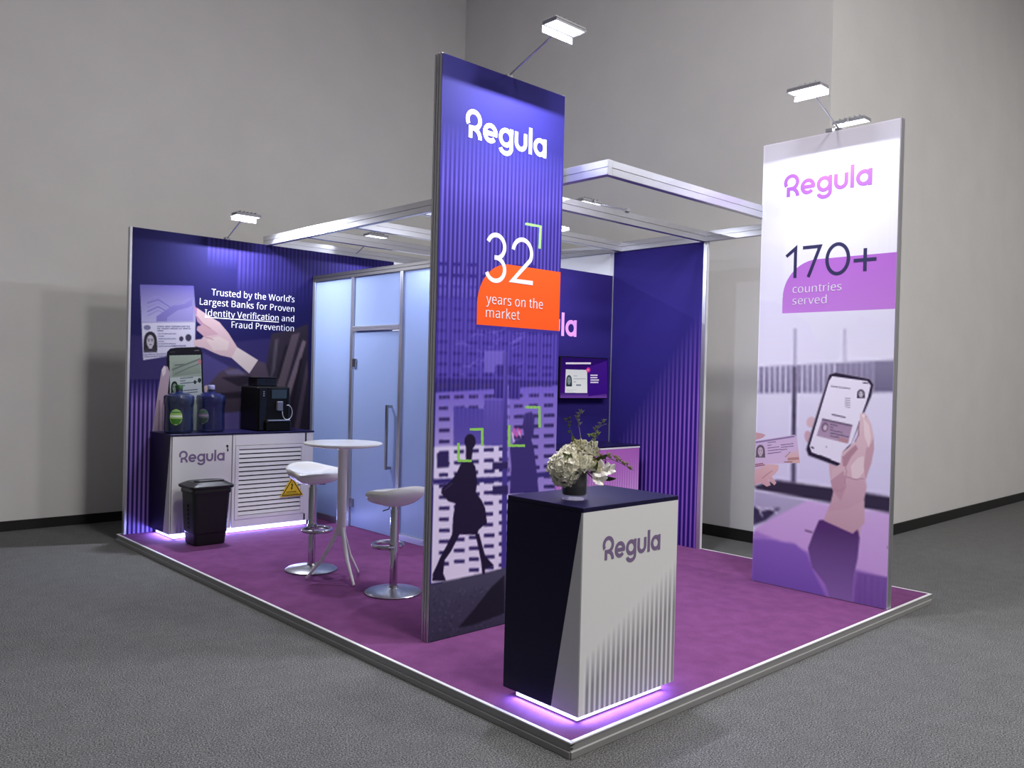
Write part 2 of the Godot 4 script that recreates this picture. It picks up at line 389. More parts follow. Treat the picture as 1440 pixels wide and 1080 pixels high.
	["352a62", "352a62", [959,473,1063,463,1064,439,960,450]],
	["352a62", "352a62", [302,413,383,404,383,382,302,393]],
	["352a62", "352a62", [425,412,509,402,509,380,426,390]],
	["352a62", "352a62", [552,410,639,400,640,378,553,388]],
	["352a62", "352a62", [684,408,781,397,782,374,685,386]],
	["352a62", "352a62", [821,406,913,396,914,373,821,384]],
	["352a62", "352a62", [962,404,1058,394,1058,370,963,382]],
	["352a62", "352a62", [964,336,1060,325,1061,301,965,313]],
	["4a3ca0", "4a3ca0", [305,1630,351,1619,353,1623,307,1634]],
	["6a5abc", "6a5abc", [152,1791,216,1814,214,1818,150,1795]],
	["3a2c88", "3a2c88", [266,1842,319,1851,318,1855,265,1846]],
	["6a5abc", "6a5abc", [503,1882,573,1918,571,1921,500,1885]],
	["7466c4", "7466c4", [641,1881,732,1888,732,1892,641,1885]],
	["6a5abc", "6a5abc", [232,1794,277,1781,279,1784,234,1797]],
	["4a3ca0", "4a3ca0", [525,1616,597,1593,599,1597,527,1619]],
	["3a2c88", "3a2c88", [328,1849,429,1857,428,1860,328,1852]],
	["7466c4", "7466c4", [272,1842,312,1858,310,1862,270,1845]],
	["4a3ca0", "4a3ca0", [231,1748,277,1760,276,1764,229,1752]],
	["3a2c88", "3a2c88", [431,1704,467,1722,465,1725,428,1707]],
	["3a2c88", "3a2c88", [646,1703,725,1724,723,1728,645,1707]],
	["7466c4", "7466c4", [432,1881,496,1867,498,1870,434,1885]],
	["4a3ca0", "4a3ca0", [342,1655,400,1669,399,1673,341,1659]],
	["6a5abc", "6a5abc", [449,1821,501,1831,500,1835,448,1825]],
	["4a3ca0", "4a3ca0", [447,1654,495,1651,496,1655,447,1657]],
	["7466c4", "7466c4", [363,1693,415,1723,412,1726,360,1696]],
	["7466c4", "7466c4", [632,1833,738,1870,736,1873,629,1836]],
	["4a3ca0", "4a3ca0", [604,1645,676,1630,678,1634,605,1649]],
	["6a5abc", "6a5abc", [144,1813,239,1794,241,1798,145,1817]],
	["6a5abc", "6a5abc", [642,1660,741,1708,738,1711,639,1663]],
	["7466c4", "7466c4", [185,1606,227,1615,225,1618,184,1610]],
	["4a3ca0", "4a3ca0", [428,1842,498,1860,496,1864,426,1846]],
	["7466c4", "7466c4", [476,1810,533,1810,533,1813,476,1814]],
	["6a5abc", "6a5abc", [594,1815,679,1833,678,1837,593,1819]],
	["7466c4", "7466c4", [412,1783,465,1788,465,1792,411,1786]],
	["7466c4", "7466c4", [395,1876,495,1883,494,1887,395,1880]],
	["7466c4", "7466c4", [320,1764,362,1750,364,1753,322,1768]],
	["4a3ca0", "4a3ca0", [414,1617,453,1628,451,1632,412,1621]],
	["3a2c88", "3a2c88", [383,1770,488,1789,487,1793,382,1774]],
	["3a2c88", "3a2c88", [525,1650,620,1692,617,1696,522,1654]],
	["7466c4", "7466c4", [345,1691,436,1720,434,1723,343,1695]],
	["4a3ca0", "4a3ca0", [169,1792,251,1819,249,1823,167,1795]],
	["7466c4", "7466c4", [260,1654,346,1712,343,1715,257,1656]],
	["3a2c88", "3a2c88", [163,1692,230,1707,229,1711,162,1695]],
	["7466c4", "7466c4", [624,1811,703,1852,700,1855,621,1814]],
	["7466c4", "7466c4", [400,1746,508,1746,508,1750,400,1749]],
	["4a3ca0", "4a3ca0", [407,1774,466,1777,466,1781,407,1778]],
	["6a5abc", "6a5abc", [299,1675,364,1673,364,1677,299,1679]],
	["3a2c88", "3a2c88", [385,1772,497,1764,498,1768,386,1775]],
	["6a5abc", "6a5abc", [470,1706,569,1727,568,1731,469,1709]],
	["3a2c88", "3a2c88", [291,1631,327,1641,325,1644,289,1634]],
	["7466c4", "7466c4", [170,1792,242,1787,243,1791,170,1795]],
	["7466c4", "7466c4", [293,1863,373,1860,373,1864,293,1866]],
	["4a3ca0", "4a3ca0", [652,1695,754,1678,756,1682,653,1699]],
	["7466c4", "7466c4", [208,1655,287,1662,286,1666,208,1659]],
	["4a3ca0", "4a3ca0", [651,1758,691,1778,688,1781,648,1761]],
	["4a3ca0", "4a3ca0", [429,1818,542,1825,542,1828,429,1822]],
	["6a5abc", "6a5abc", [499,1835,544,1848,542,1851,498,1839]],
	["6a5abc", "6a5abc", [479,1647,585,1643,585,1647,480,1651]],
	["4a3ca0", "4a3ca0", [341,1623,421,1649,420,1653,339,1626]],
	["7466c4", "7466c4", [135,1799,183,1789,185,1792,137,1803]],
	["4a3ca0", "4a3ca0", [375,1860,470,1830,472,1833,377,1863]],
	["6a5abc", "6a5abc", [611,1780,711,1816,709,1819,609,1783]],
	["4a3ca0", "4a3ca0", [472,1685,517,1696,515,1700,470,1688]],
	["7466c4", "7466c4", [251,1661,303,1687,301,1690,249,1664]],
	["6a5abc", "6a5abc", [532,1759,584,1752,585,1756,533,1762]],
	["7466c4", "7466c4", [625,1823,697,1865,694,1868,622,1826]],
	["4a3ca0", "4a3ca0", [438,1802,509,1848,506,1850,435,1805]],
	["3a2c88", "3a2c88", [650,1786,690,1800,688,1804,648,1789]],
	["2b2168", "2b2168", [8,1585,1049,1584,1050,1560,9,1557]],
	["6a5cb4", "6a5cb4", [384,1762,560,1769,563,1680,478,1666,475,1628,388,1626]],
	["2f2470", "2f2470", [474,1553,698,1556,701,1459,477,1466]],
	["2f2470", "2f2470", [486,1678,676,1671,678,1613,488,1616]],
	["3a3075", "3a3075", [7,985,582,963,1052,974,1053,942,583,933,8,954]],
	["463a8c", "463a8c", [545,1761,582,1762,623,355,575,362]],
	["aa9ce0", "aa9ce0", [594,1551,609,999,615,998,600,1551]],
	["5d50a8", "4c409a", [148,1415,396,1399,403,1176,155,1177]],
	["5a4ca4", "5a4ca4", [394,1458,551,1458,561,1162,403,1168]],
	["33295c", "33295c", [29,1140,119,1140,122,1050,32,1050]],
	["33295c", "33295c", [477,1060,610,1058,611,1012,478,1015]],
	["33295c", "33295c", [482,910,615,905,617,847,484,854]],
	["3c3170", "3c3170", [747,1365,812,1377,840,1340,835,1223,814,1192,838,1144,869,1001,898,833,633,848,640,1029,623,1145,672,1193,753,1202,733,1288]],
	["e05aa8", "e05aa8", [641,1228,652,1274,665,1274,659,1220]],
	["e05aa8", "e05aa8", [671,1212,686,1276,699,1273,688,1211]],
	["e05aa8", "e05aa8", [701,1226,712,1265,725,1260,718,1218]],
	["f0d0ee", "f0d0ee", [635,1245,655,1179,666,1180,645,1246]],
	["e8c8e8", "e8c8e8", [693,1250,718,1208,725,1210,701,1253]],
	["3a374c", "4b4860", [0,361,162,362,410,367,581,374,1168,378,1186,-118,615,-11,-7,-23]],
	["2b2838", "2b2838", [631,95,646,94,646,89,632,90]],
	["2b2838", "2b2838", [624,100,638,99,638,95,624,96]],
	["5a5770", "5a5770", [183,45,196,44,196,40,183,41]],
	["6b6884", "6b6884", [388,132,402,131,402,127,388,128]],
	["6b6884", "6b6884", [579,4,594,3,594,-2,580,0]],
	["5a5770", "5a5770", [117,252,130,252,130,247,118,248]],
	["5a5770", "5a5770", [284,235,297,234,297,230,284,230]],
	["5a5770", "5a5770", [231,137,245,136,245,132,232,133]],
	["6b6884", "6b6884", [505,260,519,259,519,254,505,255]],
	["5a5770", "5a5770", [290,93,303,93,304,88,290,89]],
	["333042", "333042", [101,34,114,33,114,29,101,30]],
	["5a5770", "5a5770", [520,153,535,152,535,147,521,148]],
	["6b6884", "6b6884", [139,212,152,212,153,207,140,208]],
	["333042", "333042", [623,81,638,80,638,76,623,77]],
	["333042", "333042", [120,87,133,86,133,82,120,83]],
	["333042", "333042", [163,236,176,236,176,231,163,232]],
	["2b2838", "2b2838", [569,97,584,96,584,91,569,92]],
	["2b2838", "2b2838", [59,59,72,58,72,54,59,55]],
	["333042", "333042", [26,251,39,251,39,247,27,247]],
	["2b2838", "2b2838", [643,0,657,-1,658,-6,643,-5]],
	["333042", "333042", [229,268,242,267,242,263,229,263]],
	["5a5770", "5a5770", [484,-5,498,-6,498,-11,484,-9]],
	["2b2838", "2b2838", [20,38,33,37,33,32,20,33]],
	["2b2838", "2b2838", [153,63,166,62,167,57,154,58]],
	["2b2838", "2b2838", [80,309,92,308,92,304,80,304]],
	["6b6884", "6b6884", [307,64,321,63,321,58,307,59]],
	["6b6884", "6b6884", [513,251,528,250,528,246,514,246]],
	["333042", "333042", [18,19,30,18,31,13,18,14]],
	["5a5770", "5a5770", [342,241,356,240,356,236,343,236]],
	["6b6884", "6b6884", [387,128,401,127,401,123,387,123]],
	["5a5770", "5a5770", [368,40,381,39,381,35,368,36]],
	["6b6884", "6b6884", [82,129,95,128,95,124,83,125]],
	["6b6884", "6b6884", [265,277,278,276,278,272,265,273]],
	["2b2838", "2b2838", [222,195,236,195,236,190,223,191]],
	["333042", "333042", [73,42,85,41,86,37,73,38]],
	["6b6884", "6b6884", [28,329,41,329,41,325,28,325]],
	["6b6884", "6b6884", [393,121,407,120,407,115,393,116]],
	["333042", "333042", [441,254,454,254,455,249,441,250]],
	["333042", "333042", [74,96,86,95,86,90,74,91]],
	["6b6884", "6b6884", [18,156,31,155,31,151,18,152]],
	["6b6884", "6b6884", [358,96,372,96,372,91,359,92]],
	["5a5770", "5a5770", [626,90,641,89,641,84,626,85]],
	["333042", "333042", [39,325,51,324,51,320,39,320]],
	["333042", "333042", [279,54,293,53,293,48,279,49]],
	["5a5770", "5a5770", [233,103,247,102,247,98,234,99]],
	["333042", "333042", [142,19,155,18,155,14,142,15]],
	["6b6884", "6b6884", [619,234,634,233,634,229,619,230]],
	["2b2838", "2b2838", [112,167,125,167,125,162,112,163]],
	["6b6884", "6b6884", [162,90,175,89,175,85,162,86]],
	["333042", "333042", [484,194,498,193,498,188,484,189]],
	["6b6884", "6b6884", [466,244,480,243,480,239,466,239]],
	["5a5770", "5a5770", [503,165,517,165,517,160,503,161]],
	["6b6884", "6b6884", [43,309,55,308,55,304,43,305]],
	["333042", "333042", [355,283,368,283,368,278,355,279]],
	["5a5770", "5a5770", [111,208,123,208,124,203,111,204]],
	["5a5770", "5a5770", [153,163,166,163,166,158,153,159]],
	["333042", "333042", [46,182,58,182,58,177,46,178]],
	["333042", "333042", [230,67,243,66,244,61,230,62]],
	["6b6884", "6b6884", [85,239,97,239,98,234,85,235]],
	["2b2838", "2b2838", [409,135,423,134,423,130,409,131]],
	["333042", "333042", [223,5,236,4,236,0,223,1]],
	["333042", "333042", [227,257,240,256,240,252,227,253]],
	["2b2838", "2b2838", [537,256,551,256,551,251,537,252]],
	["333042", "333042", [401,274,415,273,415,268,401,269]],
	["6b6884", "6b6884", [393,278,406,277,407,273,393,273]],
	["333042", "333042", [85,117,98,116,98,112,85,113]],
	["6b6884", "6b6884", [78,155,90,154,90,149,78,150]],
	["2b2838", "2b2838", [443,31,457,30,457,26,443,27]],
	["6b6884", "6b6884", [224,285,237,284,238,280,224,281]],
	["5a5770", "5a5770", [473,250,488,249,488,245,474,246]],
	["5a5770", "5a5770", [317,2,330,1,330,-4,317,-3]],
	["6b6884", "6b6884", [425,20,439,19,439,15,425,16]],
	["5a5770", "5a5770", [298,94,311,93,311,89,298,90]],
	["2b2838", "2b2838", [337,232,350,232,350,227,337,228]],
	["333042", "333042", [443,14,457,13,457,8,443,9]],
	["6b6884", "6b6884", [86,73,98,72,99,68,86,69]],
	["2b2838", "2b2838", [112,213,125,212,125,208,112,209]],
	["333042", "333042", [379,280,393,279,393,274,379,275]],
	["333042", "333042", [407,-5,421,-7,421,-11,407,-10]],
	["2b2838", "2b2838", [113,89,126,88,126,83,113,84]],
	["5a5770", "5a5770", [445,68,459,67,459,63,445,64]],
	["2b2838", "2b2838", [389,116,402,115,403,111,389,112]],
	["6b6884", "6b6884", [171,140,184,139,184,134,171,135]],
	["5a5770", "5a5770", [391,49,405,48,405,44,391,45]],
	["6b6884", "6b6884", [35,138,47,137,47,133,35,134]],
	["333042", "333042", [317,188,330,187,330,182,317,183]],
	["6b6884", "6b6884", [491,246,505,245,505,241,491,242]],
	["5a5770", "5a5770", [358,283,372,282,372,277,358,278]],
	["2b2838", "2b2838", [32,127,44,126,45,122,32,123]],
	["6b6884", "6b6884", [22,82,34,81,34,77,22,78]],
	["5a5770", "5a5770", [180,235,193,234,193,229,180,230]],
	["333042", "333042", [351,116,365,115,365,110,352,111]],
	["2b2838", "2b2838", [630,149,645,149,645,144,630,145]],
	["2b2838", "2b2838", [378,180,391,179,392,174,378,175]],
	["2b2838", "2b2838", [227,31,240,30,240,25,227,26]],
	["2b2838", "2b2838", [516,233,530,232,530,227,516,228]],
	["6b6884", "6b6884", [481,90,495,89,495,84,481,85]],
	["2b2838", "2b2838", [550,250,564,249,564,245,550,245]],
	["2b2838", "2b2838", [452,10,466,9,466,4,452,5]],
	["6b6884", "6b6884", [77,80,90,79,90,75,77,76]],
	["2b2838", "2b2838", [348,265,362,264,362,260,349,260]],
	["5a5770", "5a5770", [146,227,159,227,159,222,146,223]],
	["5a5770", "5a5770", [415,155,429,154,429,149,415,150]],
	["6b6884", "6b6884", [604,105,618,104,619,99,604,100]],
	["333042", "333042", [63,225,76,225,76,220,63,221]],
	["333042", "333042", [489,144,503,143,503,138,489,139]],
	["5a5770", "5a5770", [394,258,408,258,408,253,394,254]],
	["5a5770", "5a5770", [82,15,94,14,95,10,82,11]],
	["6b6884", "6b6884", [242,181,255,180,255,176,242,177]],
	["333042", "333042", [117,46,130,45,130,41,118,42]],
	["333042", "333042", [415,209,429,208,429,204,415,204]],
	["5a5770", "5a5770", [253,262,266,261,267,257,253,257]],
	["2b2838", "2b2838", [335,10,349,9,349,4,335,5]],
	["5a5770", "5a5770", [640,99,654,98,655,93,640,94]],
	["2b2838", "2b2838", [159,118,172,117,172,113,160,114]],
	["6b6884", "6b6884", [461,19,476,18,476,14,462,15]],
	["5a5770", "5a5770", [482,238,496,237,496,233,482,234]],
	["6b6884", "6b6884", [419,65,433,64,433,60,419,61]],
	["333042", "333042", [34,270,47,270,47,266,34,266]],
	["5a5770", "5a5770", [237,299,250,299,250,294,237,295]],
	["6b6884", "6b6884", [248,9,262,7,262,3,249,4]],
	["6b6884", "6b6884", [608,134,623,134,623,129,608,130]],
	["2b2838", "2b2838", [19,113,32,112,32,108,19,108]],
	["333042", "333042", [102,296,115,295,115,291,102,291]],
	["2b2838", "2b2838", [620,-7,635,-8,635,-13,620,-12]],
	["5a5770", "5a5770", [143,1,156,0,156,-4,143,-3]],
	["6b6884", "6b6884", [593,159,607,158,607,153,593,154]],
	["333042", "333042", [304,25,317,23,317,19,304,20]],
	["2b2838", "2b2838", [30,239,43,238,43,234,30,234]],
	["2b2838", "2b2838", [195,224,208,223,208,219,195,220]],
	["2b2838", "2b2838", [160,110,173,110,173,105,160,106]],
	["6b6884", "6b6884", [447,266,461,266,461,261,447,262]],
	["6b6884", "6b6884", [74,199,87,198,87,193,74,194]],
	["5a5770", "5a5770", [88,219,101,218,101,214,88,215]],
	["6b6884", "6b6884", [485,79,499,78,499,73,485,74]],
	["2b2838", "2b2838", [495,241,509,240,509,236,495,237]],
	["6b6884", "6b6884", [332,200,345,199,345,195,332,195]],
	["6b6884", "6b6884", [152,103,165,102,165,98,152,99]],
	["333042", "333042", [405,151,419,150,419,146,405,146]],
	["5a5770", "5a5770", [11,242,23,241,23,237,11,237]],
	["5a5770", "5a5770", [171,25,184,24,184,20,171,21]],
	["5a5770", "5a5770", [440,219,454,219,454,214,440,215]],
	["333042", "333042", [393,117,407,117,407,112,393,113]],
	["2b2838", "2b2838", [321,143,335,142,335,138,321,139]],
	["2b2838", "2b2838", [473,76,487,75,487,71,473,72]],
	["5a5770", "5a5770", [487,59,501,58,502,53,487,54]],
	["333042", "333042", [487,37,501,36,502,31,488,33]],
	["2b2838", "2b2838", [388,184,402,183,402,178,389,179]],
	["6b6884", "6b6884", [99,224,111,223,111,219,99,220]],
	["5a5770", "5a5770", [640,12,655,11,655,6,641,7]],
	["333042", "333042", [172,240,185,240,185,235,172,236]],
	["5a5770", "5a5770", [631,32,645,30,645,26,631,27]],
	["333042", "333042", [324,143,338,142,338,138,325,139]],
	["2b2838", "2b2838", [450,73,464,72,465,67,451,68]],
	["333042", "333042", [625,85,640,84,640,79,625,80]],
	["6b6884", "6b6884", [546,114,561,113,561,109,547,109]],
	["333042", "333042", [409,34,423,33,423,28,409,29]],
	["6b6884", "6b6884", [436,184,450,183,450,178,436,179]],
	["6b6884", "6b6884", [404,257,418,257,418,252,404,253]],
	["5a5770", "5a5770", [564,-8,579,-9,579,-14,564,-13]],
	["6b6884", "6b6884", [450,91,464,90,464,86,450,87]],
	["6b6884", "6b6884", [121,171,134,170,134,165,122,166]],
	["5a5770", "5a5770", [211,161,224,160,224,156,211,157]],
	["2b2838", "2b2838", [136,292,149,292,149,287,136,288]],
	["333042", "333042", [319,234,333,234,333,229,319,230]],
	["2b2838", "2b2838", [448,138,462,137,463,132,449,133]],
	["2b2838", "2b2838", [382,41,396,40,396,36,382,37]],
	["333042", "333042", [192,277,205,277,205,272,192,273]],
	["5a5770", "5a5770", [468,268,482,267,483,263,469,264]],
	["2b2838", "2b2838", [447,76,461,75,461,71,447,72]],
	["2b2838", "2b2838", [222,37,235,36,236,32,222,33]],
	["5a5770", "5a5770", [117,181,129,180,130,176,117,177]],
	["333042", "333042", [448,241,462,240,462,236,448,236]],
	["6b6884", "6b6884", [173,144,186,144,186,139,173,140]],
	["333042", "333042", [277,236,290,235,290,230,277,231]],
	["5a5770", "5a5770", [180,63,193,62,193,57,180,58]],
	["2b2838", "2b2838", [545,157,560,156,560,152,546,152]],
	["5a5770", "5a5770", [388,158,402,158,402,153,388,154]],
	["6b6884", "6b6884", [277,7,290,6,290,1,277,2]],
	["5a5770", "5a5770", [81,110,94,109,94,105,81,106]],
	["333042", "333042", [107,244,119,243,119,239,107,240]],
	["5a5770", "5a5770", [403,66,417,65,417,61,403,62]],
	["6b6884", "6b6884", [558,169,573,168,573,163,559,164]],
	["6b6884", "6b6884", [47,266,60,266,60,262,47,262]],
	["5a5770", "5a5770", [22,289,34,289,34,284,22,285]],
	["333042", "333042", [342,51,355,50,355,46,342,47]],
	["333042", "333042", [265,43,278,42,278,38,265,39]],
	["2b2838", "2b2838", [389,262,403,261,403,256,389,257]],
	["333042", "333042", [396,261,410,260,410,256,397,256]],
	["5a5770", "5a5770", [604,189,618,188,618,183,604,184]],
	["2b2838", "2b2838", [377,224,391,223,391,219,377,219]],
	["333042", "333042", [66,318,79,318,79,314,66,314]],
	["2b2838", "2b2838", [180,1,193,0,193,-4,180,-3]],
	["333042", "333042", [42,212,55,211,55,207,42,208]],
	["6b6884", "6b6884", [261,91,274,90,274,85,261,86]],
	["6b6884", "6b6884", [551,251,566,250,566,246,552,246]],
	["5a5770", "5a5770", [328,-2,341,-3,341,-8,328,-7]],
	["333042", "333042", [208,184,221,183,221,179,208,179]],
	["2b2838", "2b2838", [389,52,403,51,403,47,389,48]],
	["333042", "333042", [611,46,625,45,626,40,611,41]],
	["5a5770", "5a5770", [537,97,551,96,551,91,537,92]],
	["5a5770", "5a5770", [562,95,576,94,576,89,562,90]],
	["333042", "333042", [236,177,249,177,250,172,236,173]],
	["333042", "333042", [317,235,330,235,330,230,317,231]],
	["5a5770", "5a5770", [421,189,435,188,435,184,421,185]],
	["6b6884", "6b6884", [214,56,227,55,227,51,214,52]],
	["333042", "333042", [634,164,649,163,649,158,635,159]],
	["6b6884", "6b6884", [544,135,558,134,558,129,544,130]],
	["6b6884", "6b6884", [15,40,27,39,27,35,15,36]],
	["6b6884", "6b6884", [134,241,147,240,147,236,134,237]],
	["333042", "333042", [352,30,366,29,366,24,352,25]],
	["333042", "333042", [401,282,415,282,415,277,401,278]],
	["5a5770", "5a5770", [596,80,610,79,610,74,596,75]],
	["5a5770", "5a5770", [481,103,496,102,496,98,482,99]],
	["2b2838", "2b2838", [603,-7,618,-8,618,-12,603,-11]],
	["2b2838", "2b2838", [443,106,457,105,457,101,443,102]],
	["6b6884", "6b6884", [457,84,471,83,471,78,457,79]],
	["2b2838", "2b2838", [263,79,276,78,276,74,263,75]],
	["6b6884", "6b6884", [510,75,524,74,524,69,510,70]],
	["5a5770", "5a5770", [199,290,212,290,212,285,199,286]],
	["333042", "333042", [110,130,123,129,123,125,110,126]],
	["6b6884", "6b6884", [26,204,38,203,39,199,26,199]],
	["2b2838", "2b2838", [118,10,131,9,131,4,118,5]],
	["6b6884", "6b6884", [554,197,569,196,569,191,555,192]],
	["5a5770", "5a5770", [22,107,34,106,34,101,22,102]],
	["2b2838", "2b2838", [521,180,535,179,535,175,521,175]],
	["6b6884", "6b6884", [116,142,129,141,129,137,116,138]],
	["2b2838", "2b2838", [327,74,340,73,340,68,327,69]],
	["5a5770", "5a5770", [228,19,241,18,241,14,228,15]],
	["5a5770", "5a5770", [408,42,422,41,422,36,408,37]],
	["2b2838", "2b2838", [571,12,585,10,585,6,571,7]],
	["6b6884", "6b6884", [154,241,167,240,167,236,154,236]],
	["6b6884", "6b6884", [356,12,370,11,370,7,356,8]],
	["6b6884", "6b6884", [235,161,248,160,248,156,235,157]],
	["6b6884", "6b6884", [290,100,303,99,304,95,290,96]],
	["333042", "333042", [342,281,356,281,356,276,342,277]],
	["6b6884", "6b6884", [542,238,556,237,557,233,542,233]],
	["24212f", "24212f", [493,268,603,328,612,81,342,54,227,61,358,155]],
	["soft", "soft", [2]],
	["241c38", "241c38", [332,1193,328,1173,316,1157,298,1148,277,1149,259,1159,246,1176,240,1196,244,1216,256,1232,274,1241,295,1240,314,1230,327,1214]],
	["241c38", "241c38", [253,1166,310,1157,301,1074,333,1038,352,941,343,875,395,819,424,769,443,677,374,640,363,611,161,634,165,737,181,822,125,839,69,892,72,920,143,962,188,1010,215,1059,256,1076]],
	["241c38", "241c38", [347,619,378,616,408,535,434,469,471,434,509,399,449,392,435,388,436,352,414,358,402,431,377,524]],
	["241c38", "241c38", [164,639,221,630,157,536,107,485,98,407,122,359,17,372,19,414,50,464,70,501,119,569]],
	["4a4065", "4a4065", [91,906,156,946,152,950,87,910]],
	["soft", "soft", [2]],
	["8fd060", "8fd060", [282,1258,391,1255,391,1272,281,1274]],
	["8fd060", "8fd060", [374,1269,377,1160,399,1159,395,1268]],
	["8fd060", "8fd060", [184,1185,187,1072,208,1071,204,1185]],
	["8fd060", "8fd060", [191,1068,304,1062,304,1079,191,1084]],
	["8fd060", "8fd060", [752,1391,896,1389,896,1407,752,1408]],
	["8fd060", "8fd060", [876,1403,881,1263,906,1263,901,1403]],
	["8fd060", "8fd060", [603,1286,608,1148,631,1147,626,1286]],
	["8fd060", "8fd060", [612,1144,762,1138,762,1155,612,1161]],
	["9fdc78", "9fdc78", [711,2588,860,2589,863,2605,714,2603]],
	["9fdc78", "9fdc78", [844,2600,840,2449,862,2451,866,2603]],
	["soft", "soft", [1]],
	["f25a22", "f25a22", [317,1914,1062,1914,1062,2315,587,2315,552,2313,517,2306,484,2294,452,2279,423,2259,396,2236,373,2209,353,2180,338,2148,326,2115,319,2080,317,2045]],
]
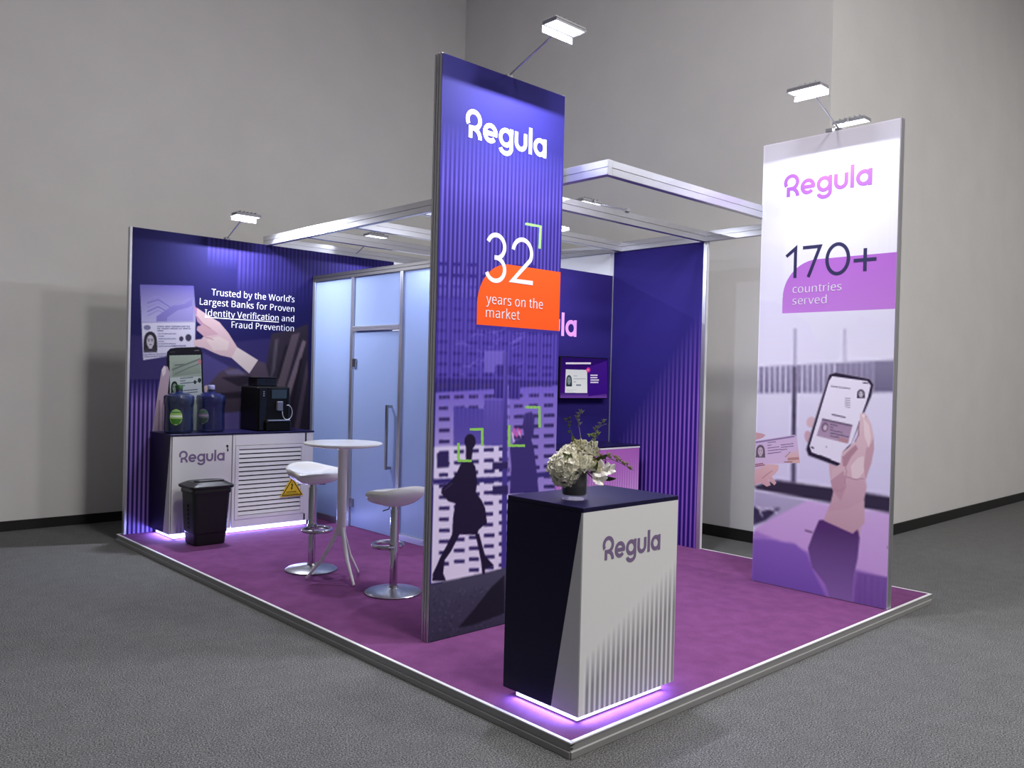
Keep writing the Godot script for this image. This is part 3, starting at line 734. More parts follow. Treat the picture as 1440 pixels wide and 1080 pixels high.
const TOWER_B := [
	["dcd6ee", "e2deef", [-10,1527,1101,1576,1114,790,11,827]],
	["6f6884", "8a839c", [-17,1736,1123,1800,1129,1573,-10,1527]],
	["d9d3e8", "d9d3e8", [-2,1734,17,1735,24,1530,4,1530]],
	["d9d3e8", "d9d3e8", [45,1737,64,1738,70,1532,51,1531]],
	["d9d3e8", "d9d3e8", [91,1740,110,1741,117,1533,98,1533]],
	["d9d3e8", "d9d3e8", [137,1742,156,1743,163,1534,144,1534]],
	["d9d3e8", "d9d3e8", [183,1745,202,1746,208,1536,189,1535]],
	["d9d3e8", "d9d3e8", [228,1747,246,1748,253,1537,235,1537]],
	["d9d3e8", "d9d3e8", [273,1750,291,1751,297,1539,279,1538]],
	["d9d3e8", "d9d3e8", [317,1752,335,1753,341,1540,323,1539]],
	["d9d3e8", "d9d3e8", [361,1754,379,1755,385,1541,367,1541]],
	["d9d3e8", "d9d3e8", [404,1757,422,1758,428,1542,411,1542]],
	["d9d3e8", "d9d3e8", [447,1759,465,1760,471,1544,454,1543]],
	["d9d3e8", "d9d3e8", [490,1762,507,1763,513,1545,496,1544]],
	["d9d3e8", "d9d3e8", [532,1764,549,1765,555,1546,538,1546]],
	["d9d3e8", "d9d3e8", [573,1766,590,1767,597,1548,580,1547]],
	["d9d3e8", "d9d3e8", [615,1769,632,1769,638,1549,621,1548]],
	["a9a2ba", "a9a2ba", [656,1771,672,1772,679,1550,662,1549]],
	["a9a2ba", "a9a2ba", [696,1773,713,1774,719,1551,703,1551]],
	["a9a2ba", "a9a2ba", [736,1775,753,1776,759,1552,743,1552]],
	["a9a2ba", "a9a2ba", [776,1778,792,1778,799,1554,783,1553]],
	["a9a2ba", "a9a2ba", [816,1780,832,1781,838,1555,822,1554]],
	["a9a2ba", "a9a2ba", [855,1782,870,1783,877,1556,861,1555]],
	["a9a2ba", "a9a2ba", [893,1784,909,1785,916,1557,900,1557]],
	["aca5bd", "aca5bd", [294,2038,319,2037,323,1743,303,1743]],
	["4f475f", "4f475f", [293,1743,325,1743,343,849,311,850]],
	["b4adc4", "b4adc4", [685,2028,701,2027,708,1782,692,1782]],
	["3b3348", "3b3348", [189,850,350,846,623,841,910,832,1094,823,1092,711,893,723,627,729,13,761,1,782]],
	["efeaf6", "efeaf6", [350,863,623,857,623,841,350,846]],
	["a79fbc", "b8b0ca", [2,743,443,723,105,509,-2,458]],
	["3e3752", "3e3752", [-2,618,90,608,231,637,105,524,3,472]],
	["e8e2f2", "e8e2f2", [11,615,79,593,86,605,17,628]],
	["e8e2f2", "e8e2f2", [76,592,144,616,140,628,73,605]],
	["e8e2f2", "e8e2f2", [131,616,198,593,204,605,137,628]],
	["e8e2f2", "e8e2f2", [35,613,69,546,80,552,46,618]],
	["cfa6dc", "d6b4e2", [443,723,627,713,894,715,1097,708,1101,250,827,267,12,423,23,447,105,509]],
	["a070c4", "b086cf", [12,423,421,345,827,267,1101,254,1101,-20,-11,-18,-4,388]],
	["7d58b0", "8f68bd", [-3,355,98,371,353,380,455,313,510,188,582,69,627,-14,-11,-18]],
	["7a549c", "865fa8", [823,260,1101,254,1102,-23,810,5]],
	["6c4890", "6c4890", [848,234,850,5,858,7,856,235]],
	["6c4890", "6c4890", [892,232,894,5,902,6,900,233]],
	["6c4890", "6c4890", [936,231,938,4,946,6,943,232]],
	["6c4890", "6c4890", [979,229,981,4,989,5,987,230]],
	["6c4890", "6c4890", [1022,227,1024,3,1032,5,1029,229]],
	["6c4890", "6c4890", [1064,226,1066,3,1074,5,1071,227]],
	["soft", "soft", [3]],
	["5b4668", "5b4668", [435,483,496,476,499,486,437,493]],
	["5b4668", "5b4668", [1053,462,1091,433,1096,439,1058,469]],
	["d0abb2", "d0abb2", [640,629,658,733,882,761,859,521,674,553]],
	["8c6aa8", "4a2a60", [501,466,546,581,672,607,838,567,856,497,845,340,824,227,814,5,648,11,607,110,502,218,465,356]],
	["5c3672", "5c3672", [546,565,673,593,828,552,830,506,653,540,537,502]],
	["soft", "soft", [2]],
	["d9b9c0", "d9b9c0", [500,1304,490,1288,475,1276,458,1272,442,1277,431,1289,426,1306,428,1324,438,1341,453,1352,470,1356,486,1351,497,1339,502,1323]],
	["cfa9b4", "cfa9b4", [479,1208,483,1186,479,1166,470,1153,456,1148,440,1153,426,1167,416,1187,412,1209,416,1229,425,1243,439,1247,455,1242,469,1228]],
	["e2cdd4", "e2cdd4", [544,1447,543,1438,539,1430,534,1425,528,1425,522,1429,518,1437,516,1446,517,1456,521,1464,526,1468,533,1468,538,1464,542,1457]],
	["c9a1ac", "d6b3ba", [612,1013,628,1031,730,987,883,970,902,866,884,758,877,619,763,635,606,635,637,727,655,816,626,911]],
	["c9a3ac", "d2adb4", [606,646,761,689,889,769,894,601,810,514,585,578]],
	["soft", "soft", [2]],
	["8f8899", "8f8899", [596,1676,648,1695,911,1652,941,1611,925,1526,714,983,450,1049,429,1097,448,1171,580,1627]],
	["2c2338", "2c2338", [602,1674,652,1689,906,1646,932,1608,918,1529,708,991,456,1058,439,1101,457,1169,588,1625]],
	["ece6f2", "ece6f2", [623,1665,890,1634,916,1603,899,1518,785,1174,716,1099,707,1015,477,1080,459,1125,599,1628]],
	["b79db4", "a88ca8", [556,1344,789,1308,760,1167,514,1209]],
	["6c5f74", "6c5f74", [556,1344,789,1308,787,1295,553,1330]],
	["7d6c80", "7d6c80", [605,1276,600,1260,590,1248,578,1242,566,1243,556,1252,551,1265,550,1282,556,1298,565,1310,577,1316,589,1314,599,1306,605,1292]],
	["d2bcc8", "d2bcc8", [595,1273,592,1264,587,1257,580,1253,574,1254,568,1259,565,1267,565,1276,568,1286,574,1293,580,1296,587,1296,592,1291,595,1283]],
	["5f5266", "5f5266", [618,1300,635,1298,636,1304,619,1307]],
	["5f5266", "5f5266", [637,1297,676,1292,677,1298,638,1304]],
	["5f5266", "5f5266", [618,1279,641,1275,642,1282,620,1285]],
	["5f5266", "5f5266", [619,1257,645,1253,646,1260,620,1263]],
	["5f5266", "5f5266", [646,1253,672,1249,673,1255,648,1259]],
	["5f5266", "5f5266", [674,1249,692,1246,693,1253,675,1255]],
	["5f5266", "5f5266", [694,1246,714,1243,715,1249,695,1252]],
	["5f5266", "5f5266", [620,1235,651,1230,653,1237,621,1242]],
	["5f5266", "5f5266", [653,1230,693,1224,695,1231,655,1237]],
	["5f5266", "5f5266", [695,1224,735,1218,736,1225,697,1231]],
	["5f5266", "5f5266", [737,1218,765,1214,766,1220,738,1225]],
	["5f5266", "5f5266", [620,1213,645,1210,646,1216,621,1220]],
	["5f5266", "5f5266", [647,1210,692,1203,693,1210,648,1216]],
	["5f5266", "5f5266", [694,1203,726,1198,727,1205,695,1209]],
	["b98f93", "b98f93", [691,1210,763,1200,758,1170,686,1182]],
	["4c4754", "4c4754", [873,1542,871,1529,863,1518,852,1512,840,1511,828,1517,820,1527,817,1540,819,1553,827,1564,838,1570,850,1571,862,1565,870,1555]],
	["4c4754", "4c4754", [817,1540,873,1542,876,1508,816,1506]],
	["cfc6d0", "cfc6d0", [838,1526,853,1527,854,1513,838,1513]],
	["cfc6d0", "cfc6d0", [862,1538,861,1528,856,1520,850,1516,842,1515,835,1520,830,1527,828,1537,830,1547,834,1555,841,1559,848,1559,855,1555,860,1548]],
	["4c4754", "4c4754", [841,1540,841,1539,840,1539,839,1538,837,1538,836,1539,835,1539,835,1540,835,1541,836,1541,837,1542,839,1542,840,1541,841,1541]],
	["4c4754", "4c4754", [842,1545,833,1545,833,1543,842,1544]],
	["4c4754", "4c4754", [856,1541,855,1540,854,1539,853,1539,852,1539,850,1539,849,1540,849,1540,849,1541,850,1542,851,1542,853,1542,854,1542,855,1541]],
	["4c4754", "4c4754", [848,1544,857,1544,857,1546,847,1545]],
	["4c4754", "4c4754", [840,1525,851,1525,851,1527,840,1527]],
	["8d8595", "8d8595", [614,1585,639,1582,640,1591,615,1594]],
	["8d8595", "8d8595", [640,1582,671,1579,672,1588,641,1591]],
	["8d8595", "8d8595", [672,1579,695,1577,696,1585,673,1588]],
	["8d8595", "8d8595", [696,1577,722,1574,723,1583,697,1585]],
	["8d8595", "8d8595", [723,1574,747,1572,748,1580,724,1583]],
	["8d8595", "8d8595", [748,1572,765,1570,766,1578,749,1580]],
	["6b6473", "6b6473", [727,1504,767,1498,768,1502,727,1508]],
	["6b6473", "6b6473", [727,1488,767,1482,768,1486,728,1492]],
	["6b6473", "6b6473", [728,1471,768,1466,769,1470,728,1476]],
	["6b6473", "6b6473", [728,1455,768,1450,769,1454,729,1460]],
	["6b6473", "6b6473", [729,1439,769,1434,769,1438,729,1443]],
	["5e5668", "5e5668", [628,1373,734,1356,736,1364,630,1382]],
	["4c4555", "4c4555", [598,1131,598,1129,596,1128,595,1127,593,1127,591,1127,589,1129,589,1131,589,1133,591,1134,592,1135,594,1135,596,1135,598,1133]],
	["4c4555", "4c4555", [470,1116,493,1106,498,1116,475,1126]],
	["55505e", "55505e", [539,1062,629,1037,631,1042,541,1067]],
	["3c3546", "3c3546", [856,1617,896,1613,897,1620,857,1624]],
	["d8b6bd", "e0c3c6", [845,1393,870,1405,895,1381,928,1321,947,1239,953,1145,936,1038,915,973,898,908,710,920,633,879,647,968,707,1015,716,1099,786,1161,818,1187,838,1220,841,1316]],
	["c49aa5", "c49aa5", [633,879,731,965,757,849,716,737,652,810]],
	["b98f9c", "b98f9c", [713,1072,751,964,757,967,719,1075]],
	["b98f9c", "b98f9c", [750,969,742,868,748,868,757,969]],
	["b88d99", "b88d99", [719,1061,781,1131,818,1164,835,1135,783,1067,752,999,725,997]],
	["caa3ac", "caa3ac", [894,1140,932,1185,948,1228,953,1145,936,1038,915,973,898,908,882,1012]],
	["e9d3d3", "e9d3d3", [785,1003,837,1071,880,1086,883,970,842,912,798,918]],
	["a67c8a", "a67c8a", [831,1319,831,1233,841,1234,840,1319]],
	["a67c8a", "a67c8a", [833,1241,807,1186,815,1182,841,1237]],
	["b48a96", "b48a96", [861,1396,886,1368,892,1373,867,1401]],
	["f0dedd", "f0dedd", [853,1387,873,1396,884,1376,867,1360]],
	["b48a96", "b48a96", [740,920,822,906,823,913,742,927]],
	["b48a96", "b48a96", [819,906,887,919,886,926,818,913]],
	["b48a96", "b48a96", [649,813,715,809,716,815,650,819]],
	["b48a96", "b48a96", [714,809,739,836,734,840,710,813]],
	["soft", "soft", [2]],
	["ecd5d4", "ecd5d4", [872,1360,916,1310,934,1227,921,1142,886,1224]],
	["soft", "soft", [1]],
	["cfa3a6", "cfa3a6", [-13,1195,57,1190,86,1180,65,1156,-10,1130]],
	["dcc2dc", "d3bad8", [-10,1124,337,1199,355,1181,390,984,117,951,-3,890]],
	["e0b3a8", "ddbfc6", [277,1034,369,1088,387,984,279,975]],
	["b98c88", "b98c88", [285,1014,376,1029,380,1009,285,994]],
	["8a78a0", "8a78a0", [-10,1118,337,1192,339,1181,-10,1106]],
	["6a5f6c", "6a5f6c", [85,1054,82,1032,71,1014,56,1003,38,1002,22,1010,11,1026,6,1047,9,1069,20,1087,35,1097,53,1099,69,1091,80,1074]],
	["6a5f6c", "6a5f6c", [6,1047,85,1054,89,999,5,992]],
	["c9b4bf", "c9b4bf", [36,1026,57,1028,58,1006,36,1004]],
	["c9b4bf", "c9b4bf", [69,1046,67,1031,61,1018,52,1010,42,1009,32,1015,25,1027,22,1043,24,1059,30,1072,40,1079,50,1080,60,1074,67,1062]],
	["6a5f6c", "6a5f6c", [40,1049,40,1047,39,1046,37,1046,35,1045,33,1046,32,1047,31,1048,32,1049,33,1050,35,1051,37,1051,39,1051,40,1050]],
	["6a5f6c", "6a5f6c", [42,1057,29,1056,29,1054,42,1055]],
	["6a5f6c", "6a5f6c", [60,1050,60,1049,59,1048,57,1047,55,1047,53,1048,52,1048,51,1050,52,1051,53,1052,55,1053,57,1053,59,1053,60,1052]],
	["6a5f6c", "6a5f6c", [49,1055,62,1056,62,1059,49,1058]],
	["6a5f6c", "6a5f6c", [39,1024,54,1025,54,1028,39,1027]],
	["6b5d7c", "6b5d7c", [107,1117,127,1121,126,1126,106,1122]],
	["6b5d7c", "6b5d7c", [128,1121,160,1127,159,1132,127,1126]],
	["6b5d7c", "6b5d7c", [161,1127,179,1130,178,1136,160,1132]],
	["6b5d7c", "6b5d7c", [107,1095,143,1102,142,1107,106,1101]],
	["6b5d7c", "6b5d7c", [108,1073,123,1076,122,1082,107,1079]],
	["6b5d7c", "6b5d7c", [124,1076,139,1079,138,1085,123,1082]],
	["6b5d7c", "6b5d7c", [140,1080,170,1085,169,1090,139,1085]],
	["6b5d7c", "6b5d7c", [171,1085,184,1088,184,1093,170,1091]],
	["6b5d7c", "6b5d7c", [185,1088,209,1093,208,1098,185,1093]],
	["6b5d7c", "6b5d7c", [109,1052,129,1056,128,1061,108,1057]],
	["6b5d7c", "6b5d7c", [130,1056,150,1060,149,1065,129,1061]],
	["6b5d7c", "6b5d7c", [151,1060,174,1064,173,1070,150,1065]],
	["6b5d7c", "6b5d7c", [175,1064,201,1069,200,1075,174,1070]],
	["6b5d7c", "6b5d7c", [202,1070,223,1074,222,1079,201,1075]],
	["6b5d7c", "6b5d7c", [109,1030,127,1033,126,1039,108,1035]],
	["6b5d7c", "6b5d7c", [128,1033,158,1039,157,1045,127,1039]],
	["6b5d7c", "6b5d7c", [159,1040,184,1044,183,1050,158,1045]],
	["6b5d7c", "6b5d7c", [185,1044,199,1047,199,1053,184,1050]],
	["6b5d7c", "6b5d7c", [200,1048,226,1053,225,1058,200,1053]],
	["6b5d7c", "6b5d7c", [222,1107,240,1110,239,1116,221,1112]],
	["6b5d7c", "6b5d7c", [241,1110,262,1114,261,1120,240,1116]],
	["6b5d7c", "6b5d7c", [263,1115,295,1121,294,1126,262,1120]],
	["6b5d7c", "6b5d7c", [295,1121,308,1123,307,1128,295,1126]],
	["6b5d7c", "6b5d7c", [308,1123,330,1127,329,1133,307,1128]],
	["6b5d7c", "6b5d7c", [223,1088,257,1095,256,1100,222,1093]],
	["6b5d7c", "6b5d7c", [258,1095,272,1097,271,1103,257,1100]],
	["6b5d7c", "6b5d7c", [272,1098,288,1100,287,1106,271,1103]],
	["6b5d7c", "6b5d7c", [289,1101,320,1107,320,1112,288,1106]],
	["6b5d7c", "6b5d7c", [321,1107,331,1109,330,1114,320,1112]],
	["6b5d7c", "6b5d7c", [223,1069,252,1075,251,1080,223,1075]],
	["6b5d7c", "6b5d7c", [253,1075,279,1080,278,1085,252,1080]],
	["9a5f66", "9a5f66", [-6,928,20,935,18,943,-8,937]],
	["9a5f66", "9a5f66", [19,934,39,939,38,947,17,942]],
	["9a5f66", "9a5f66", [39,939,73,947,72,955,37,947]],
	["9a5f66", "9a5f66", [-6,915,25,922,23,930,-7,923]],
	["9a5f66", "9a5f66", [24,922,55,929,54,937,22,930]],
	["9a5f66", "9a5f66", [54,929,89,937,87,945,53,937]],
	["8a7050", "8a7050", [264,1017,307,1062,304,1065,260,1019]],
	["7a5a60", "7a5a60", [255,976,287,979,287,985,255,982]],
	["7a5a60", "7a5a60", [287,979,325,983,324,989,287,985]],
	["d8a9ab", "e3bcbb", [-7,888,117,950,208,953,209,914,179,876,151,854,194,808,176,786,115,834,146,784,109,768,54,796,-3,764]],
	["b27f86", "b27f86", [68,827,115,868,111,872,65,831]],
	["b27f86", "b27f86", [112,866,159,900,156,903,109,870]],
]
const SCREEN := [
	["7a4ab0", "2d1070", [-12,54,696,58,698,-4,-10,-3]],
	["3a0f86", "451a8e", [381,308,683,383,696,44,412,16]],
	["f0e8f8", "f0e8f8", [65,331,186,334,185,353,65,349]],
	["f0e8f8", "f0e8f8", [177,334,216,335,216,353,177,352]],
	["f0e8f8", "f0e8f8", [208,335,310,338,309,356,207,353]],
	["f0e8f8", "f0e8f8", [301,338,436,341,435,360,300,356]],
	["e8ddf4", "e8ddf4", [433,223,543,225,543,238,433,236]],
	["e8ddf4", "e8ddf4", [434,199,540,201,539,214,434,212]],
	["e8ddf4", "e8ddf4", [435,175,565,177,565,190,435,188]],
	["e8ddf4", "e8ddf4", [436,151,558,152,558,166,436,164]],
	["eef0f4", "e2e4ea", [69,281,382,282,393,50,65,51]],
	["3b4a50", "3b4a50", [161,178,158,157,147,139,131,130,112,130,96,139,84,156,79,177,82,198,93,215,109,225,127,225,144,216,156,199]],
	["3b4a50", "3b4a50", [79,177,161,178,166,123,78,122]],
	["2e3c44", "2e3c44", [79,113,90,133,110,144,131,144,153,134,166,114]],
	["8c9aa0", "8c9aa0", [109,154,132,154,133,132,110,132]],
	["8c9aa0", "8c9aa0", [144,172,143,156,136,144,127,136,116,136,106,143,99,156,96,171,97,187,104,200,113,207,124,207,134,200,141,188]],
	["3b4a50", "3b4a50", [114,176,114,175,112,174,110,173,108,173,106,174,105,175,104,176,105,177,106,178,108,179,110,179,112,179,114,178]],
	["3b4a50", "3b4a50", [116,184,102,184,102,182,116,182]],
	["3b4a50", "3b4a50", [135,177,135,175,133,174,131,174,129,174,127,174,126,175,125,176,126,178,127,179,129,179,131,179,133,179,134,178]],
	["3b4a50", "3b4a50", [123,182,137,182,137,185,123,185]],
	["3b4a50", "3b4a50", [112,151,129,152,129,155,112,154]],
	["9aa0ac", "9aa0ac", [182,215,235,216,234,222,182,221]],
	["9aa0ac", "9aa0ac", [184,186,232,187,232,193,183,192]],
	["9aa0ac", "9aa0ac", [234,187,268,187,268,193,234,193]],
	["9aa0ac", "9aa0ac", [270,187,305,188,305,194,270,193]],
	["9aa0ac", "9aa0ac", [307,188,347,189,347,194,307,194]],
	["9aa0ac", "9aa0ac", [349,189,369,189,369,195,349,194]],
	["9aa0ac", "9aa0ac", [185,157,221,157,221,163,184,163]],
	["8088a0", "8088a0", [226,120,297,121,296,135,225,135]],
	["b0b5c0", "b0b5c0", [89,79,177,80,176,83,89,82]],
	["b0b5c0", "b0b5c0", [185,80,229,80,229,83,185,83]],
	["b0b5c0", "b0b5c0", [89,66,143,66,143,70,89,69]],
	["b0b5c0", "b0b5c0", [151,66,180,67,180,70,151,70]],
	["e83a9a", "e83a9a", [431,284,428,273,420,264,407,259,393,259,380,263,371,272,367,282,370,293,379,302,391,308,405,308,418,303,427,295]],
	["f8a0d0", "f8a0d0", [408,282,407,278,403,275,398,273,391,273,386,274,382,277,380,281,382,286,385,289,391,291,397,291,403,289,407,286]],
]

# ---------------------------------------------------------------- mesh helpers
func mb() -> SurfaceTool:
	var s := SurfaceTool.new()
	s.begin(Mesh.PRIMITIVE_TRIANGLES)
	return s

func v3(s: SurfaceTool, p: Vector3, n: Vector3, uv := Vector2.ZERO) -> void:
	s.set_normal(n)
	s.set_uv(uv)
	s.add_vertex(p)

func tri(s: SurfaceTool, a: Vector3, b: Vector3, c: Vector3) -> void:
	var n := (b - a).cross(c - a).normalized()
	v3(s, a, n)
	v3(s, c, n)
	v3(s, b, n)

func tri_n(s: SurfaceTool, a: Vector3, b: Vector3, c: Vector3, na: Vector3, nb: Vector3, nc: Vector3) -> void:
	v3(s, a, na)
	v3(s, c, nc)
	v3(s, b, nb)

func quad(s: SurfaceTool, a: Vector3, b: Vector3, c: Vector3, d: Vector3) -> void:
	var n := (c - a).cross(d - b).normalized()
	for p in [a, c, b, a, d, c]:
		v3(s, p, n)

func quad_uv(s: SurfaceTool, a: Vector3, b: Vector3, c: Vector3, d: Vector3) -> void:
	var n := (b - a).cross(c - a).normalized()
	var u := [Vector2(0, 1), Vector2(1, 1), Vector2(1, 0), Vector2(0, 0)]
	var p := [a, b, c, d]
	for i in [0, 2, 1, 0, 3, 2]:
		v3(s, p[i], n, u[i])

func face_out(s: SurfaceTool, pts: Array, mid: Vector3) -> void:
	var c := Vector3.ZERO
	for p in pts:
		c += p
	c /= pts.size()
	var n: Vector3 = (pts[1] - pts[0]).cross(pts[2] - pts[0])
	if n.dot(c - mid) < 0:
		pts = pts.duplicate()
		pts.reverse()
	for i in range(1, pts.size() - 1):
		tri(s, pts[0], pts[i], pts[i + 1])

# box with chamfered edges; c is its centre
func cbox(s: SurfaceTool, c: Vector3, size: Vector3, b := 0.004) -> void:
	var h := size / 2
	b = minf(b, minf(h.x, minf(h.y, h.z)) * 0.9)
	var q := func(ax: int, sx: float, sy: float, sz: float) -> Vector3:
		var e := h - Vector3.ONE * b
		e[ax] = h[ax]
		return c + Vector3(sx * e.x, sy * e.y, sz * e.z)
	for ax in 3:
		for sg in [-1.0, 1.0]:
			var pts := []
			for k in [[-1.0, -1.0], [1.0, -1.0], [1.0, 1.0], [-1.0, 1.0]]:
				var d := Vector3.ZERO
				d[ax] = sg
				d[(ax + 1) % 3] = k[0]
				d[(ax + 2) % 3] = k[1]
				pts.append(q.call(ax, d.x, d.y, d.z))
			face_out(s, pts, c)
	for ax in 3:
		var a1 := (ax + 1) % 3
		var a2 := (ax + 2) % 3
		for s1 in [-1.0, 1.0]:
			for s2 in [-1.0, 1.0]:
				var d0 := Vector3.ZERO
				d0[a1] = s1
				d0[a2] = s2
				var d1 := d0
				d0[ax] = -1
				d1[ax] = 1
				face_out(s, [q.call(a1, d0.x, d0.y, d0.z), q.call(a1, d1.x, d1.y, d1.z), q.call(a2, d1.x, d1.y, d1.z), q.call(a2, d0.x, d0.y, d0.z)], c)
	for sx in [-1.0, 1.0]:
		for sy in [-1.0, 1.0]:
			for sz in [-1.0, 1.0]:
				face_out(s, [q.call(0, sx, sy, sz), q.call(1, sx, sy, sz), q.call(2, sx, sy, sz)], c)

# profile (radius, height) turned about the y axis at c; kinks sharper than 35 degrees stay sharp
func lathe(s: SurfaceTool, prof: Array, c := Vector3.ZERO, seg := 32) -> void:
	var nrm := []
	for i in prof.size() - 1:
		var d: Vector2 = prof[i + 1] - prof[i]
		nrm.append(Vector2(d.y, -d.x).normalized())
	for i in prof.size() - 1:
		var n0: Vector2 = nrm[i]
		var n1: Vector2 = nrm[i]
		if i > 0 and n0.dot(nrm[i - 1]) > 0.8:
			n0 = (n0 + nrm[i - 1]).normalized()
		if i < nrm.size() - 1 and n1.dot(nrm[i + 1]) > 0.8:
			n1 = (n1 + nrm[i + 1]).normalized()
		var p0: Vector2 = prof[i]
		var p1: Vector2 = prof[i + 1]
		for k in seg:
			var a := TAU * k / seg
			var b := TAU * (k + 1) / seg
			var ea := Vector3(cos(a), 0, -sin(a))
			var eb := Vector3(cos(b), 0, -sin(b))
			var up := Vector3.UP
			var A := c + ea * p0.x + up * p0.y
			var B := c + eb * p0.x + up * p0.y
			var C := c + eb * p1.x + up * p1.y
			var D := c + ea * p1.x + up * p1.y
			if p0.x > 1e-6:
				tri_n(s, A, B, C, ea * n0.x + up * n0.y, eb * n0.x + up * n0.y, eb * n1.x + up * n1.y)
			if p1.x > 1e-6:
				tri_n(s, A, C, D, ea * n0.x + up * n0.y, eb * n1.x + up * n1.y, ea * n1.x + up * n1.y)

func tube(s: SurfaceTool, pts: Array, r: float, seg := 10, r_end := -1.0, squash := 1.0) -> void:
	var n := pts.size()
	var side := Vector3.ZERO
	var rings := []
	for i in n:
		var t: Vector3 = (pts[mini(i + 1, n - 1)] - pts[maxi(i - 1, 0)]).normalized()
		if i == 0:
			side = t.cross(Vector3.UP if absf(t.y) < 0.9 else Vector3.RIGHT).normalized()
		side = (side - t * side.dot(t)).normalized()
		var up := side.cross(t)
		var rr := r if r_end < 0 else lerpf(r, r_end, float(i) / (n - 1))
		var ring := []
		for k in seg:
			var a := TAU * k / seg
			var d := side * cos(a) + up * sin(a) * squash
			ring.append([pts[i] + d * rr, d.normalized()])
		rings.append(ring)
	for i in n - 1:
		for k in seg:
			var a: Array = rings[i][k]
			var b: Array = rings[i][(k + 1) % seg]
			var c: Array = rings[i + 1][(k + 1) % seg]
			var d: Array = rings[i + 1][k]
			tri_n(s, a[0], c[0], b[0], a[1], c[1], b[1])
			tri_n(s, a[0], d[0], c[0], a[1], d[1], c[1])
	for k in range(1, seg - 1):
		tri(s, rings[0][0][0], rings[0][k][0], rings[0][k + 1][0])
		tri(s, rings[n - 1][0][0], rings[n - 1][k + 1][0], rings[n - 1][k][0])

func ccw(poly: PackedVector2Array) -> PackedVector2Array:
	if Geometry2D.is_polygon_clockwise(poly):
		poly = poly.duplicate()
		poly.reverse()
	return poly

# outline in the local xy plane of xf, pushed from z = 0 to z = depth
func extrude(s: SurfaceTool, poly: PackedVector2Array, depth: float, xf := Transform3D.IDENTITY) -> void:
	poly = ccw(poly)
	var idx := Geometry2D.triangulate_polygon(poly)
	var at := func(i: int, z: float) -> Vector3: return xf * Vector3(poly[i].x, poly[i].y, z)
	for k in range(0, idx.size(), 3):
		var a := idx[k]
		var b := idx[k + 1]
		var c := idx[k + 2]
		if (poly[b] - poly[a]).cross(poly[c] - poly[a]) < 0:
			var w := b
			b = c
			c = w
		tri(s, at.call(a, depth), at.call(b, depth), at.call(c, depth))
		tri(s, at.call(a, 0.0), at.call(c, 0.0), at.call(b, 0.0))
	for i in poly.size():
		var j := (i + 1) % poly.size()
		quad(s, at.call(i, 0.0), at.call(j, 0.0), at.call(j, depth), at.call(i, depth))

# aluminium system profile: w across, h tall, with a groove in the middle of both tall faces
func groove_profile(w: float, h: float, grooves := 1, g := 0.005) -> PackedVector2Array:
	var p := PackedVector2Array()
	var c := 0.003
	p.append_array([Vector2(-w / 2 + c, -h / 2), Vector2(w / 2 - c, -h / 2), Vector2(w / 2, -h / 2 + c)])
	for k in grooves:
		var y := -h / 2 + h * (k + 1) / (grooves + 1)
		p.append_array([Vector2(w / 2, y - g / 2), Vector2(w / 2 - 0.008, y - g / 2), Vector2(w / 2 - 0.008, y + g / 2), Vector2(w / 2, y + g / 2)])
	p.append_array([Vector2(w / 2, h / 2 - c), Vector2(w / 2 - c, h / 2), Vector2(-w / 2 + c, h / 2), Vector2(-w / 2, h / 2 - c)])
	for k in range(grooves - 1, -1, -1):
		var y := -h / 2 + h * (k + 1) / (grooves + 1)
		p.append_array([Vector2(-w / 2, y + g / 2), Vector2(-w / 2 + 0.008, y + g / 2), Vector2(-w / 2 + 0.008, y - g / 2), Vector2(-w / 2, y - g / 2)])
	p.append(Vector2(-w / 2, -h / 2 + c))
	return p

# bar of that profile from a to b (profile's tall side follows up)
func bar(s: SurfaceTool, a: Vector3, b: Vector3, w: float, h: float, up := Vector3.UP, grooves := 1) -> void:
	var z := (b - a).normalized()
	var x := up.cross(z).normalized()
	extrude(s, groove_profile(w, h, grooves), a.distance_to(b), Transform3D(Basis(x, z.cross(x), z), a))

# flat lettering stroke along a polyline in the xy plane, raised by depth
func stroke(s: SurfaceTool, pts: PackedVector2Array, w: float, depth := 0.0015) -> void:
	var n := pts.size()
	var lr := []
	for i in n:
		var d0 := (pts[i] - pts[maxi(i - 1, 0)]).normalized()
		var d1 := (pts[mini(i + 1, n - 1)] - pts[i]).normalized()
		if i == 0:
			d0 = d1
		if i == n - 1:
			d1 = d0
		var t := (d0 + d1).normalized()
		var nn := Vector2(-t.y, t.x)
		var k := w / 2 / maxf(0.4, nn.dot(Vector2(-d0.y, d0.x)))
		lr.append([pts[i] + nn * k, pts[i] - nn * k])
	var f := func(p: Vector2, z: float) -> Vector3: return Vector3(p.x, p.y, z)
	for i in n - 1:
		quad(s, f.call(lr[i][1], depth), f.call(lr[i + 1][1], depth), f.call(lr[i + 1][0], depth), f.call(lr[i][0], depth))
		quad(s, f.call(lr[i][1], 0.0), f.call(lr[i + 1][1], 0.0), f.call(lr[i + 1][1], depth), f.call(lr[i][1], depth))
		quad(s, f.call(lr[i + 1][0], 0.0), f.call(lr[i][0], 0.0), f.call(lr[i][0], depth), f.call(lr[i + 1][0], depth))

func arc(c: Vector2, rx: float, ry: float, a0: float, a1: float, n := 20) -> PackedVector2Array:
	var p := PackedVector2Array()
	for i in n + 1:
		var a := deg_to_rad(lerpf(a0, a1, float(i) / n))
		p.append(c + Vector2(rx * cos(a), ry * sin(a)))
	return p

